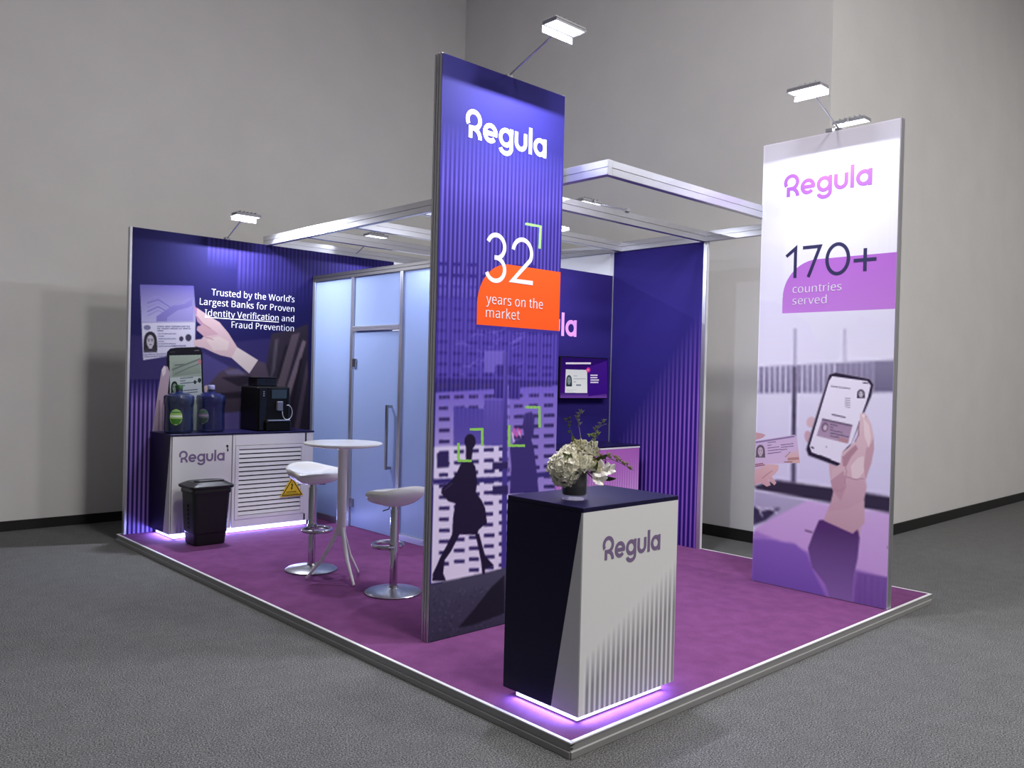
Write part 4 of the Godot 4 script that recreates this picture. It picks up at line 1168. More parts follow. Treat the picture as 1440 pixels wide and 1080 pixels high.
# the rounded word mark; scale 1 is 0.70 m wide with a 0.17 m tall l, baseline at y = 0
func word_mark(k: float) -> SurfaceTool:
	var s := mb()
	var w := 0.0285 * k
	var st: Array[PackedVector2Array] = []
	var r := arc(Vector2(.065, .112), .05, .05, 215, -90, 30)
	r.append(Vector2(.026, .062))
	st.append(r)
	st.append(PackedVector2Array([Vector2(.040, .064), Vector2(.040, 0)]))
	st.append(arc(Vector2(.062, 0), .056, .062, 88, 0, 14))
	st.append(arc(Vector2(.201, .061), .046, .047, -6, 318, 34))
	st.append(PackedVector2Array([Vector2(.160, .059), Vector2(.258, .059)]))
	st.append(arc(Vector2(.333, .061), .046, .046, 0, 360, 36))
	var g := PackedVector2Array([Vector2(.381, .122), Vector2(.381, .0)])
	g.append_array(arc(Vector2(.334, -.002), .047, .036, -4, -168, 18))
	st.append(g)
	var u := PackedVector2Array([Vector2(.424, .120), Vector2(.424, .055)])
	u.append_array(arc(Vector2(.4645, .055), .0405, .040, 184, 356, 20))
	u.append(Vector2(.505, .120))
	st.append(u)
	st.append(PackedVector2Array([Vector2(.550, 0), Vector2(.550, .170)]))
	st.append(arc(Vector2(.638, .061), .045, .046, 0, 360, 36))
	st.append(PackedVector2Array([Vector2(.683, .122), Vector2(.683, 0)]))
	for j in st.size():
		var p := st[j]
		for i in p.size():
			p[i] *= k
		stroke(s, p, w, 0.0006 + 0.0001 * j)
	return s

# ---------------------------------------------------------------- node helpers
func numbered(n: String) -> String:
	used[n] = used.get(n, -1) + 1
	return n if used[n] == 0 else "%s_%03d" % [n, used[n]]

func thing(called: String, label: String, category: String, at := Vector3.ZERO, turn := 0.0, group := "") -> Node3D:
	var o := Node3D.new()
	o.name = numbered(called)
	add_child(o)
	o.position = at
	o.rotation.y = turn
	o.set_meta("label", label)
	o.set_meta("category", category)
	if group:
		o.set_meta("group", group)
	return o

func part(parent: Node3D, called: String, s: SurfaceTool, m: Material, smooth := false, at := Vector3.ZERO) -> MeshInstance3D:
	if smooth:
		s.index()
		s.generate_normals()
	var o := MeshInstance3D.new()
	o.name = called
	o.mesh = s.commit()
	o.material_override = m
	o.position = at
	parent.add_child(o, true)
	return o

func box_part(parent: Node3D, called: String, c: Vector3, size: Vector3, m: Material, b := 0.004) -> MeshInstance3D:
	var s := mb()
	cbox(s, c, size, b)
	return part(parent, called, s, m)

func struct(called: String, c: Vector3, size: Vector3, m: Material) -> MeshInstance3D:
	var s := mb()
	cbox(s, c, size, 0.001)
	var o := part(self, called, s, m)
	o.set_meta("kind", "structure")
	o.set_meta("label", called.replace("_", " ") + " of the plain grey hall")
	o.set_meta("category", called.split("_")[0])
	return o

# words in a sans face, stretched to reach from x0 to x1 with a given capital height
func words(parent: Node3D, text: String, x0: float, x1: float, base: float, cap: float, z: float, m: Material, called := "lettering") -> void:
	var f := SystemFont.new()
	f.font_names = PackedStringArray(["Droid Sans"])
	var fv := FontVariation.new()
	fv.base_font = f
	fv.variation_embolden = -0.35
	var t := TextMesh.new()
	t.font = fv
	t.text = text
	t.font_size = 64
	t.pixel_size = 0.01
	t.depth = 0.02
	t.curve_step = 1.0
	t.horizontal_alignment = HORIZONTAL_ALIGNMENT_LEFT
	t.vertical_alignment = VERTICAL_ALIGNMENT_BOTTOM
	var ref := TextMesh.new()
	ref.font = f
	ref.text = "T"
	ref.font_size = 64
	ref.pixel_size = 0.01
	ref.vertical_alignment = VERTICAL_ALIGNMENT_BOTTOM
	var rb := ref.get_aabb()
	var b := t.get_aabb()
	var o := MeshInstance3D.new()
	o.name = called
	o.mesh = t
	o.material_override = m
	var sx := (x1 - x0) / b.size.x
	var sy := cap / rb.size.y
	o.scale = Vector3(sx, sy, 0.1)
	o.position = Vector3(x0 - b.position.x * sx, base - rb.position.y * sy, z)
	parent.add_child(o, true)

func lettering(parent: Node3D, strokes: Array, w: float, m: Material, at: Vector3, called := "lettering") -> void:
	var s := mb()
	for j in strokes.size():
		stroke(s, strokes[j], w, 0.0006 + 0.0001 * j)
	part(parent, called, s, m, false, at)

func mark(parent: Node3D, k: float, at: Vector3, m: Material) -> void:
	var o := part(parent, "logo", word_mark(k), m, false, at)
	o.set_meta("label", "rounded Regula word mark")

# ---------------------------------------------------------------- materials and textures
func mat(c: Color, rough := 0.6, metal := 0.0, spec := 0.5) -> StandardMaterial3D:
	var m := StandardMaterial3D.new()
	m.albedo_color = c
	m.roughness = rough
	m.metallic = metal
	m.metallic_specular = spec
	return m

func glow(c: Color, e: float) -> StandardMaterial3D:
	var m := mat(Color(0.9, 0.9, 0.9), 0.4)
	m.emission_enabled = true
	m.emission = c
	m.emission_energy_multiplier = e
	return m

func noise_tex(seed_: int, freq: float, c0: Color, c1: Color, size := 512, octaves := 4, as_normal := false) -> NoiseTexture2D:
	var n := FastNoiseLite.new()
	n.seed = seed_
	n.frequency = freq
	n.fractal_octaves = octaves
	n.noise_type = FastNoiseLite.TYPE_SIMPLEX_SMOOTH
	var t := NoiseTexture2D.new()
	t.width = size
	t.height = size
	t.seamless = true
	t.noise = n
	if as_normal:
		t.as_normal_map = true
		t.bump_strength = 4.0
	else:
		var g := Gradient.new()
		g.set_color(0, c0)
		g.set_color(1, c1)
		t.color_ramp = g
	return t

# cloth-like ground: fine speckle with coarse patches laid over it, in world space
func carpet(c0: Color, c1: Color, patch0: Color, patch1: Color, seed_: int) -> StandardMaterial3D:
	var m := mat(Color.WHITE, 0.95, 0.0, 0.2)
	m.albedo_texture = noise_tex(seed_, 0.22, c0, c1, 512, 2)
	m.uv1_triplanar = true
	m.uv1_world_triplanar = true
	m.uv1_scale = Vector3.ONE * 0.9
	m.detail_enabled = true
	m.detail_blend_mode = BaseMaterial3D.BLEND_MODE_MUL
	m.detail_uv_layer = BaseMaterial3D.DETAIL_UV_1
	m.detail_albedo = noise_tex(seed_ + 7, 0.012, patch0, patch1, 512, 4)
	return m

# paints polygons of an artwork on an image; px per metre
func paint(img: Image, ops: Array, ppm: float) -> void:
	var W := img.get_width()
	var H := img.get_height()
	for op in ops:
		if op[0] == "soft":      # the picture so far is out of focus, averaged that many times two by two
			var k: int = op[2][0]
			for i in k:
				img.shrink_x2()
			img.resize(W, H, Image.INTERPOLATE_CUBIC)
			continue
		var c0 := Color.html(op[0]).srgb_to_linear()
		var c1 := Color.html(op[1]).srgb_to_linear()
		var flat: bool = op[0] == op[1]
		var a: Array = op[2]
		var n := a.size() / 2
		var px := PackedFloat32Array()
		var py := PackedFloat32Array()
		var lo := 1e9
		var hi := -1e9
		for i in n:
			px.append(a[2 * i] * 0.001 * ppm)
			py.append(H - a[2 * i + 1] * 0.001 * ppm)
			lo = minf(lo, py[i])
			hi = maxf(hi, py[i])
		for y in range(maxi(0, int(ceil(lo - 0.5))), mini(H - 1, int(floor(hi - 0.5))) + 1):
			var yy := y + 0.5
			var xs := []
			for i in n:
				var j := (i + 1) % n
				if (py[i] <= yy) != (py[j] <= yy):
					xs.append(px[i] + (yy - py[i]) / (py[j] - py[i]) * (px[j] - px[i]))
			xs.sort()
			var c := Color.html(op[0])
			if not flat:
				c = c1.lerp(c0, (yy - lo) / maxf(hi - lo, 1.0)).linear_to_srgb()
			for k in range(0, xs.size() - 1, 2):
				var x0 := clampi(roundi(xs[k]), 0, W)
				var x1 := clampi(roundi(xs[k + 1]), 0, W)
				if x1 > x0:
					img.fill_rect(Rect2i(x0, y, x1 - x0, 1), c)

# vertical printed ribbons: each one bright on one side, fading in between the heights that ends(u) gives (metres)
func ribbons(img: Image, ppm: float, u0: float, u1: float, period: float, c: Color, strength: float, ends: Callable) -> void:
	var H := img.get_height()
	var W := img.get_width()
	var pw := maxi(2, int(period * ppm))
	var u := u0
	while u < u1 - period * 0.4:
		var e: Array = ends.call(u)          # [foot, full from, full to, head]
		var x := int(u * ppm)
		for y in range(maxi(0, H - int(e[3] * ppm)), mini(H, H - int(e[0] * ppm))):
			var v := (H - y) / ppm
			var k := 1.0
			if v < e[1]:
				k = (v - e[0]) / maxf(e[1] - e[0], 0.001)
			elif v > e[2]:
				k = (e[3] - v) / maxf(e[3] - e[2], 0.001)
			k = clampf(k, 0, 1) * strength
			for i in pw:
				if x + i >= W:
					break
				var t := float(i) / pw
				var w := k * pow(sin(PI * t), 1.6)
				if w > 0.02:
					img.set_pixel(x + i, y, img.get_pixel(x + i, y).lerp(c, w))
		u += period

func canvas(w: float, h: float, ppm: float, bottom: Color, top: Color) -> Image:
	var img := Image.create(int(w * ppm), int(h * ppm), false, Image.FORMAT_RGB8)
	for y in img.get_height():
		img.fill_rect(Rect2i(0, y, img.get_width(), 1), top.lerp(bottom, float(y) / img.get_height()))
	return img

func print_mat(img: Image, rough := 0.65) -> StandardMaterial3D:
	var m := mat(Color.WHITE, rough, 0.0, 0.2)
	m.albedo_texture = ImageTexture.create_from_image(img)
	return m

# printed sheet: a thin board whose front carries the artwork; lower corner at the origin, facing +z
func sheet(parent: Node3D, called: String, w: float, h: float, m: Material, at: Vector3, t := 0.004) -> MeshInstance3D:
	var s := mb()
	quad_uv(s, Vector3(0, 0, 0), Vector3(w, 0, 0), Vector3(w, h, 0), Vector3(0, h, 0))
	quad(s, Vector3(w, 0, -t), Vector3(0, 0, -t), Vector3(0, h, -t), Vector3(w, h, -t))
	quad(s, Vector3(0, 0, -t), Vector3(0, 0, 0), Vector3(0, h, 0), Vector3(0, h, -t))
	quad(s, Vector3(w, 0, 0), Vector3(w, 0, -t), Vector3(w, h, -t), Vector3(w, h, 0))
	quad(s, Vector3(0, h, 0), Vector3(w, h, 0), Vector3(w, h, -t), Vector3(0, h, -t))
	quad(s, Vector3(0, 0, -t), Vector3(w, 0, -t), Vector3(w, 0, 0), Vector3(0, 0, 0))
	return part(parent, called, s, m, false, at)

func area(parent: Node3D, at: Vector3, towards: Vector3, size: Vector2, c: Color, e: float) -> AreaLight3D:
	var l := AreaLight3D.new()
	l.name = "area_light"
	l.light_color = c
	l.light_energy = e
	l.area_size = size
	l.area_normalize_energy = true
	l.area_range = 40.0
	l.area_attenuation = 2.0
	l.shadow_enabled = true
	parent.add_child(l, true)
	var z := -towards.normalized()
	var x := (Vector3.RIGHT if absf(z.x) < 0.9 else Vector3.BACK)
	var y := z.cross(x).normalized()
	l.transform = Transform3D(Basis(y.cross(z), y, z), at)
	return l

# ---------------------------------------------------------------- the scene
const COOL := Color(0.92, 0.94, 1.0)
const LED := Color(0.62, 0.66, 1.0)

func _ready() -> void:
	rng.seed = 20240611
	# camera
	var cam := Camera3D.new()
	cam.name = "camera"
	cam.fov = 49.39
	cam.near = 0.05
	cam.far = 100.0
	cam.rotation_order = EULER_ORDER_YXZ
	cam.position = Vector3(-2.7249, 1.6 + PY, 2.4915)
	cam.rotation = Vector3(-0.0093, -0.7523, 0.025)
	cam.current = true
	add_child(cam)
	# environment: indoors, no sky light
	var env := Environment.new()
	env.background_mode = Environment.BG_COLOR
	env.background_color = Color(0, 0, 0)
	env.tonemap_mode = Environment.TONE_MAPPER_LINEAR
	env.tonemap_exposure = 1.0
	env.sdfgi_enabled = true
	env.ssao_enabled = true
	env.ssil_enabled = true
	var we := WorldEnvironment.new()
	we.name = "world_environment"
	we.environment = env
	add_child(we)
	materials()
	hall_lights()
	hall()
	platform()
	towers()
	walls()
	glass_room()
	canopy()
	floodlights()
	front_counter()
	back_counter()
	screen_counter()
	furniture()
	counter_things()
	flowers()

# large hall luminaires above the frame: [x, z, energy]
func hall_lights() -> void:
	for a in [[0.3, -1.0, 14.5, "above the striped tower"], [0.2, 2.6, 22.0, "above the aisle before the reception counter"], [0.0, 7.5, 22.0, "above the far end of the hall"], [3.8, 4.6, 30.0, "above the floor before the pale tower"], [10.0, 5.0, 24.0, "above the floor along the stepped hall wall"]]:
		var t := thing("hall_ceiling_light", "flat square hall luminaire " + a[3], "ceiling light", Vector3(a[0], 8.0, a[1]), 0, "hall ceiling lights")
		box_part(t, "housing", Vector3(0, 0.03, 0), Vector3(0.84, 0.06, 0.84), M.alu)
		box_part(t, "diffuser", Vector3(0, -0.005, 0), Vector3(0.76, 0.012, 0.76), M.lens)
		area(t, Vector3(0, -0.014, 0), Vector3.DOWN, Vector2(0.74, 0.74), Color(1.0, 0.985, 0.97), a[2])

func materials() -> void:
	M.alu = mat(Color(0.78, 0.78, 0.80), 0.34, 0.85)
	M.alu_dark = mat(Color(0.45, 0.44, 0.43), 0.4, 0.8)
	M.edging = mat(Color(0.66, 0.66, 0.66), 0.5, 0.5)
	M.trim = mat(Color(0.90, 0.90, 0.91), 0.4)
	M.white = mat(Color(0.93, 0.93, 0.94), 0.45)
	M.white_gloss = mat(Color(0.93, 0.93, 0.93), 0.25)
	M.white_board = mat(Color(0.90, 0.90, 0.91), 0.6)
	M.navy = mat(Color(0.085, 0.07, 0.225), 0.35, 0.0, 0.35)
	M.black = mat(Color(0.02, 0.02, 0.025), 0.4, 0.0, 0.35)
	M.bin = mat(Color(0.045, 0.048, 0.065), 0.4)
	M.chrome = mat(Color(0.80, 0.80, 0.82), 0.12, 1.0)
	M.steel = mat(Color(0.68, 0.68, 0.69), 0.28, 1.0)
	M.lens = glow(Color(0.95, 0.97, 1.0), 2.6)
	M.lamp_body = mat(Color(0.62, 0.62, 0.64), 0.45, 0.4)
	M.led = glow(Color(0.86, 0.88, 1.0), 2.2)
	M.purple_print = mat(Color(0.18, 0.145, 0.42), 0.6, 0.0, 0.2)
	M.txt_white = mat(Color(0.88, 0.88, 0.90), 0.6, 0.0, 0.2)
	M.txt_pink = mat(Color(0.90, 0.62, 0.93), 0.6)
	M.txt_violet = mat(Color(0.64, 0.37, 0.75), 0.6)
	M.txt_grey = mat(Color(0.50, 0.42, 0.58), 0.6)
	M.txt_navy = mat(Color(0.11, 0.09, 0.30), 0.6)
	var w := mat(Color.WHITE, 0.9, 0.0, 0.2)
	w.albedo_texture = noise_tex(3, 0.006, Color(0.855, 0.85, 0.85), Color(0.875, 0.87, 0.865), 512, 4)
	w.uv1_triplanar = true
	w.uv1_world_triplanar = true
	w.uv1_scale = Vector3.ONE * 0.35
	M.plaster = w
	M.skirting = mat(Color(0.07, 0.07, 0.068), 0.6)
	M.floor = carpet(Color(0.16, 0.16, 0.165), Color(0.65, 0.65, 0.65), Color(0.93, 0.93, 0.93), Color(1, 1, 1), 11)
	M.carpet = carpet(Color(0.43, 0.25, 0.425), Color(0.50, 0.295, 0.495), Color(0.90, 0.89, 0.90), Color(1, 1, 1), 31)
	var g := mat(Color(0.68, 0.75, 0.88), 0.35)
	g.backlight_enabled = true
	g.backlight = Color(0.82, 0.87, 0.98)
	M.frosted = g

func hall() -> void:
	struct("floor", Vector3(0, -0.1, 2), Vector3(30, 0.2, 26), M.floor)
	struct("ceiling", Vector3(0, 8.3, 2), Vector3(30, 0.2, 26), M.white_board)
	struct("wall_back", Vector3(-4.8, 4.1, -7.13), Vector3(20.2, 8.2, 0.2), M.plaster)
	# the hall wall steps forward beside the stand: one body with a corner
	var st := mb()
	extrude(st, poly2([5.08, -7.03, 5.08, -1.4, 15.15, -1.4, 15.15, -1.6, 5.28, -1.6, 5.28, -7.03]), 8.2, Transform3D(Basis(Vector3.RIGHT, Vector3.BACK, Vector3.UP), Vector3.ZERO))
	var w := part(self, "wall_right", st, M.plaster, false)
	w.set_meta("kind", "structure")
	w.set_meta("label", "wall right of the plain grey hall")
	w.set_meta("category", "wall")
	struct("wall_left", Vector3(-14.9, 4.1, 2), Vector3(0.2, 8.2, 26), M.plaster)
	struct("wall_front", Vector3(0, 4.1, 14.9), Vector3(30, 8.2, 0.2), M.plaster)
	struct("wall_far_right", Vector3(15.1, 4.1, 6.7), Vector3(0.2, 8.2, 16.5), M.plaster)
	struct("baseboard_back", Vector3(-4.8, 0.05, -7.02), Vector3(20, 0.10, 0.02), M.skirting)
	struct("baseboard_side", Vector3(5.07, 0.06, -4.2), Vector3(0.02, 0.12, 5.62), M.skirting)
	struct("baseboard_right", Vector3(10.1, 0.06, -1.39), Vector3(10.04, 0.12, 0.02), M.skirting)

func platform() -> void:
	var t := thing("stand_platform", "low platform with purple carpet and aluminium edging under the stand", "platform", Vector3.ZERO)
	var x0 := 0.0
	var x1 := 4.06
	var z0 := 0.015
	var z1 := -5.86
	box_part(t, "carpet", Vector3((x0 + x1) / 2, PY - 0.0105, (z0 + z1) / 2), Vector3(x1 - x0 - 0.004, 0.02, z0 - z1 - 0.004), M.carpet, 0.001)
	box_part(t, "deck", Vector3((x0 + x1) / 2, 0.027, (z0 + z1) / 2), Vector3(x1 - x0 - 0.06, 0.05, z0 - z1 - 0.06), M.alu_dark, 0.001)
	for e in [[Vector3(x0, 0, z1), Vector3(x0, 0, z0)], [Vector3(x0, 0, z0), Vector3(x1, 0, z0)], [Vector3(x1, 0, z0), Vector3(x1, 0, z1)], [Vector3(x1, 0, z1), Vector3(x0, 0, z1)]]:
		var a: Vector3 = e[0]
		var b: Vector3 = e[1]
		var d := (b - a).normalized()
		var out := d.cross(Vector3.UP)
		var s := mb()
		# stepped edging: foot, sunk channel, lip and a flat top flange
		var pr := PackedVector2Array([Vector2(0.0, 0.002), Vector2(0.022, 0.002), Vector2(0.022, 0.030), Vector2(0.015, 0.034), Vector2(0.015, 0.062), Vector2(0.017, 0.065), Vector2(0.017, 0.0675), Vector2(-0.012, 0.0675), Vector2(-0.012, 0.052), Vector2(0.0, 0.052)])
		extrude(s, pr, a.distance_to(b) + 0.03, Transform3D(Basis(out, Vector3.UP, out.cross(Vector3.UP)), (b if out.cross(Vector3.UP).dot(d) < 0 else a) - out.cross(Vector3.UP) * 0.015))
		part(t, "edging", s, M.edging)
		s = mb()
		cbox(s, (a + b) / 2 + out * 0.009 + Vector3(0, 0.0712, 0), Vector3(0.02, 0.0072, 0.02) + (d.abs() * (a.distance_to(b) - 0.002 + 0.018)), 0.0012)
		part(t, "edge_trim", s, M.trim)

# free-standing printed tower: posts, rails, printed front, plain back; the front's lower corner is the origin
func tower(t: Node3D, w: float, h: float, m: Material) -> void:
	for x in [0.012, w - 0.012]:
		var s := mb()
		bar(s, Vector3(x, 0, -0.034), Vector3(x, h, -0.034), 0.024, 0.068, Vector3.BACK, 2)
		part(t, "post", s, M.alu)
	for y in [0.012, h - 0.012]:
		box_part(t, "rail", Vector3(w / 2, y, -0.036), Vector3(w - 0.048, 0.024, 0.062), M.alu_dark, 0.002)
	sheet(t, "printed_front", w - 0.008, h - 0.008, m, Vector3(0.004, 0.004, 0.004))
	box_part(t, "back_panel", Vector3(w / 2, h / 2, -0.062), Vector3(w - 0.05, h - 0.05, 0.006), M.white_board, 0.001)

func poly2(a: Array) -> PackedVector2Array:
	var p := PackedVector2Array()
	for i in range(0, a.size(), 2):
		p.append(Vector2(a[i], a[i + 1]))
	return p

func towers() -> void:
	var ppm := 480.0
	var img := canvas(1.0606, 3.507, ppm, Color(0.19, 0.155, 0.46), Color(0.16, 0.145, 0.40))
	ribbons(img, ppm, 0.01, 1.06, 0.0335, Color(0.46, 0.39, 0.82), 0.85, func(_u): return [1.9, 2.2, 2.75, 3.12])
	ribbons(img, ppm, 0.028, 1.06, 0.0335, Color(0.15, 0.11, 0.38), 0.75, func(_u): return [1.9, 2.2, 2.55, 3.0])
	paint(img, TOWER_A, ppm)
	ribbons(img, ppm, 0.01, 1.06, 0.0335, Color(0.50, 0.41, 0.86), 0.42, func(u): return [1.25, 1.6, 2.15, 2.2] if u < 0.29 else [1.25, 1.5, 1.88, 1.905])
	var t := thing("banner_tower", "tall purple striped tower printed with 32 years and walking figures", "banner tower", Vector3(0.3226, PY, -1.443))
	tower(t, 1.0606, 3.507, print_mat(img))
	mark(t, 1.0, Vector3(0.191, 3.05, 0.0045), M.txt_white)
	# 32
	var three := arc(Vector2(0.465, 2.415), 0.072, 0.072, 160, -75, 22)
	three.append_array([Vector2(0.452, 2.345)])
	var three_b := PackedVector2Array([Vector2(0.452, 2.345)])
	three_b.append_array(arc(Vector2(0.463, 2.272), 0.078, 0.073, 88, -160, 24))
	var two := arc(Vector2(0.694, 2.402), 0.083, 0.085, 172, -30, 24)
	two.append_array([Vector2(0.612, 2.215), Vector2(0.795, 2.215)])
	lettering(t, [three, three_b, two], 0.028, M.txt_white, Vector3(0, 0, 0.0045), "numeral")
	words(t, "years on the", 0.391, 0.893, 2.052, 0.062, 0.0048, M.txt_white)
	words(t, "market", 0.391, 0.683, 1.966, 0.062, 0.0048, M.txt_white)
	# pale tower
	img = canvas(1.083, 3.507, ppm, Color(0.86, 0.845, 0.92), Color(0.90, 0.89, 0.935))
	paint(img, [["e4e0f0", "dcd7ea", [0, 1700, 0, 2270, 130, 2260, 420, 2080, 600, 1700]], ["e9e5f3", "dfdaec", [600, 1700, 800, 2120, 1083, 2050, 1083, 1700]]], ppm)
	ribbons(img, ppm, 0.2, 1.08, 0.036, Color(0.93, 0.92, 0.96), 0.5, func(_u): return [2.3, 2.5, 2.8, 3.0])
	paint(img, TOWER_B, ppm)
	var tag := [203, 2148, 1083, 2148, 1083, 2552]
	for i in 13:
		var th := PI / 2 * i / 12
		tag.append_array([203 + 280 - 280 * sin(th), 2272 + 280 * cos(th)])
	paint(img, [["c07fd4", "b26cc8", tag]], ppm)
	t = thing("banner_tower", "tall pale tower printed with 170+ countries and a hand holding a phone", "banner tower", Vector3(3.3189, PY, -1.075), -PI / 2)
	tower(t, 1.083, 3.507, print_mat(img))
	mark(t, 1.0, Vector3(0.19, 3.058, 0.0045), M.txt_violet)
	var seven := PackedVector2Array([Vector2(0.365, 2.648), Vector2(0.505, 2.648), Vector2(0.415, 2.42)])
	var one := PackedVector2Array([Vector2(0.228, 2.592), Vector2(0.305, 2.650), Vector2(0.305, 2.42)])
	var zero := arc(Vector2(0.645, 2.540), 0.083, 0.111, 0, 360, 40)
	lettering(t, [one, seven, zero, poly2([0.768, 2.515, 0.936, 2.515]), poly2([0.853, 2.60, 0.853, 2.432])], 0.026, M.txt_navy, Vector3(0, 0, 0.0045), "numeral")
	words(t, "countries", 0.290, 0.682, 2.303, 0.062, 0.0048, M.txt_white)
	words(t, "served", 0.290, 0.568, 2.212, 0.062, 0.0048, M.txt_white)

func walls() -> void:
	# printed wall behind the coffee bar; runs on behind the glass room
	var ppm := 460.0
	var img := canvas(3.0, 2.93, ppm, Color(0.085, 0.07, 0.22), Color(0.08, 0.07, 0.245))
	ribbons(img, ppm, 0.72, 3.0, 0.046, Color(0.25, 0.21, 0.50), 0.7, func(u): return [2.3, 2.62, 3.1, 3.2] if u > 1.0 else [2.62, 2.85, 3.1, 3.2])
	ribbons(img, ppm, 0.75, 3.0, 0.046, Color(0.075, 0.055, 0.21), 0.6, func(u): return [2.45, 2.7, 3.1, 3.2] if u > 1.0 else [2.7, 2.88, 3.1, 3.2])
	paint(img, BANNER_BASE, ppm)
	paint(img, [["15103a", "1b1644", [0, 0, 0, 1480, 330, 1490, 330, 0]]], ppm)
	ribbons(img, ppm, 0.008, 0.34, 0.041, Color(0.58, 0.46, 0.74), 0.9, func(_u): return [-0.2, -0.1, 1.25, 1.5])
	paint(img, BANNER, ppm)
	var t := thing("banner_wall", "purple printed wall about banks and identity verification behind the coffee machine", "display wall", Vector3(0.05, PY, -5.80))
	sheet(t, "printed_front", 3.0, 2.93, print_mat(img), Vector3.ZERO)
	box_part(t, "white_front", Vector3(3.48, 1.465, -0.002), Vector3(0.955, 2.93, 0.004), M.white_board, 0.001)
	box_part(t, "back_panel", Vector3(1.975, 1.465, -0.03), Vector3(3.95, 2.93, 0.04), M.white_board, 0.001)
	var s := mb()
	bar(s, Vector3(-0.014, 0, -0.024), Vector3(-0.014, 2.93, -0.024), 0.026, 0.05, Vector3.BACK, 1)
	part(t, "post", s, M.alu)
	var right := 1.705
	for l in [["Trusted by the World’s", 0.779, 2.347], ["Largest Banks for Proven", 0.660, 2.243], ["Identity Verification and", 0.714, 2.133], ["Fraud Prevention", 0.998, 2.030]]:
		words(t, l[0], l[1], right, l[2], 0.066, 0.0006, M.txt_white)
	box_part(t, "underline", Vector3((0.714 + 1.525) / 2, 2.119, 0.0008), Vector3(0.811, 0.007, 0.0014), M.txt_white, 0.0002)
	# side wall with diagonal ribbons
	ppm = 420.0
	img = canvas(1.12, 2.9, ppm, Color(0.16, 0.12, 0.40), Color(0.185, 0.155, 0.45))
	ribbons(img, ppm, 0.02, 1.12, 0.0505, Color(0.62, 0.43, 0.80), 0.95, func(u): return [-0.2, -0.1, 0.35 + u * 1.0, 0.85 + u * 1.35])
	ribbons(img, ppm, 0.048, 1.12, 0.0505, Color(0.15, 0.07, 0.42), 0.8, func(u): return [-0.2, -0.1, 0.3 + u * 0.95, 0.75 + u * 1.25])
	t = thing("side_wall", "dark blue wall panel with purple ribbons rising beside the screen", "display wall", Vector3(4.02, PY, -3.20), -PI / 2)
	sheet(t, "printed_front", 1.10, 2.92, print_mat(img), Vector3(0.002, 0, 0))
	box_part(t, "white_front", Vector3(-1.295, 1.46, -0.002), Vector3(2.50, 2.92, 0.004), M.white_board, 0.001)
	box_part(t, "back_panel", Vector3(-0.70, 1.46, -0.02), Vector3(3.70, 2.92, 0.028), M.white_board, 0.001)
	s = mb()
	bar(s, Vector3(1.126, 0, -0.018), Vector3(1.126, 2.92, -0.018), 0.042, 0.04, Vector3.BACK, 1)
	part(t, "post", s, M.alu)
	s = mb()
	cbox(s, Vector3(0.0, 1.34, 0.006), Vector3(0.012, 2.68, 0.01), 0.002)
	part(t, "corner_strip", s, M.alu)
	# wall that carries the screen
	t = thing("screen_wall", "dark blue wall with pink word mark behind the small screen", "display wall", Vector3(2.03, PY, -3.20))
	box_part(t, "printed_front", Vector3(0.988, 1.338, -0.002), Vector3(1.975, 2.676, 0.004), M.purple_print, 0.001)
	box_part(t, "back_panel", Vector3(0.988, 1.338, -0.022), Vector3(1.975, 2.676, 0.034), M.white_board, 0.001)
	mark(t, 1.36, Vector3(0.49, 2.01, 0.0006), M.txt_pink)

func glass_room() -> void:
	var X := 2.0
	var t := thing("glass_partition", "frosted glass partition with aluminium frame and a glass door", "partition", Vector3(X, PY, 0))
	var zs := [-5.775, -4.99, -4.12, -3.24]
	for z in zs:
		var s := mb()
		bar(s, Vector3(0, 0, z), Vector3(0, 2.585, z), 0.05, 0.05, Vector3.BACK, 1)
		part(t, "post", s, M.alu)
	var s := mb()
	bar(s, Vector3(0, 2.62, zs[0] - 0.024), Vector3(0, 2.62, zs[3] + 0.024), 0.05, 0.07)
	part(t, "top_rail", s, M.alu_dark)
	for k in 3:
		var a: float = zs[k] + 0.026
		var b: float = zs[k + 1] - 0.026
		if k == 1:
			s = mb()
			bar(s, Vector3(0, 2.05, a), Vector3(0, 2.05, b), 0.05, 0.05)
			part(t, "transom", s, M.alu)
			box_part(t, "transom_pane", Vector3(0, 2.329, (a + b) / 2), Vector3(0.008, 0.505, b - a), M.frosted, 0.001)
			var d := box_part(t, "door", Vector3(0, 1.012, (a + b) / 2), Vector3(0.010, 2.005, b - a - 0.016), M.frosted, 0.001)
			d.set_meta("label", "frosted glass door leaf")
			for y in [1.70, 0.25]:
				box_part(d, "hinge", Vector3(-0.012, y, a + 0.035), Vector3(0.03, 0.085, 0.055), M.steel, 0.003)
			var hs := mb()
			bar(hs, Vector3(-0.062, 0.66, b - 0.115), Vector3(-0.062, 1.29, b - 0.115), 0.022, 0.028, Vector3.BACK, 0)
			for y in [0.675, 1.275]:
				cbox(hs, Vector3(-0.03, y, b - 0.115), Vector3(0.052, 0.026, 0.026), 0.002)
			part(d, "handle", hs, M.steel)
		else:
			s = mb()
			bar(s, Vector3(0, 0.03, a), Vector3(0, 0.03, b), 0.05, 0.06)
			part(t, "bottom_rail", s, M.alu)
			box_part(t, "pane", Vector3(0, 1.322, (a + b) / 2), Vector3(0.008, 2.52, b - a), M.frosted, 0.001)

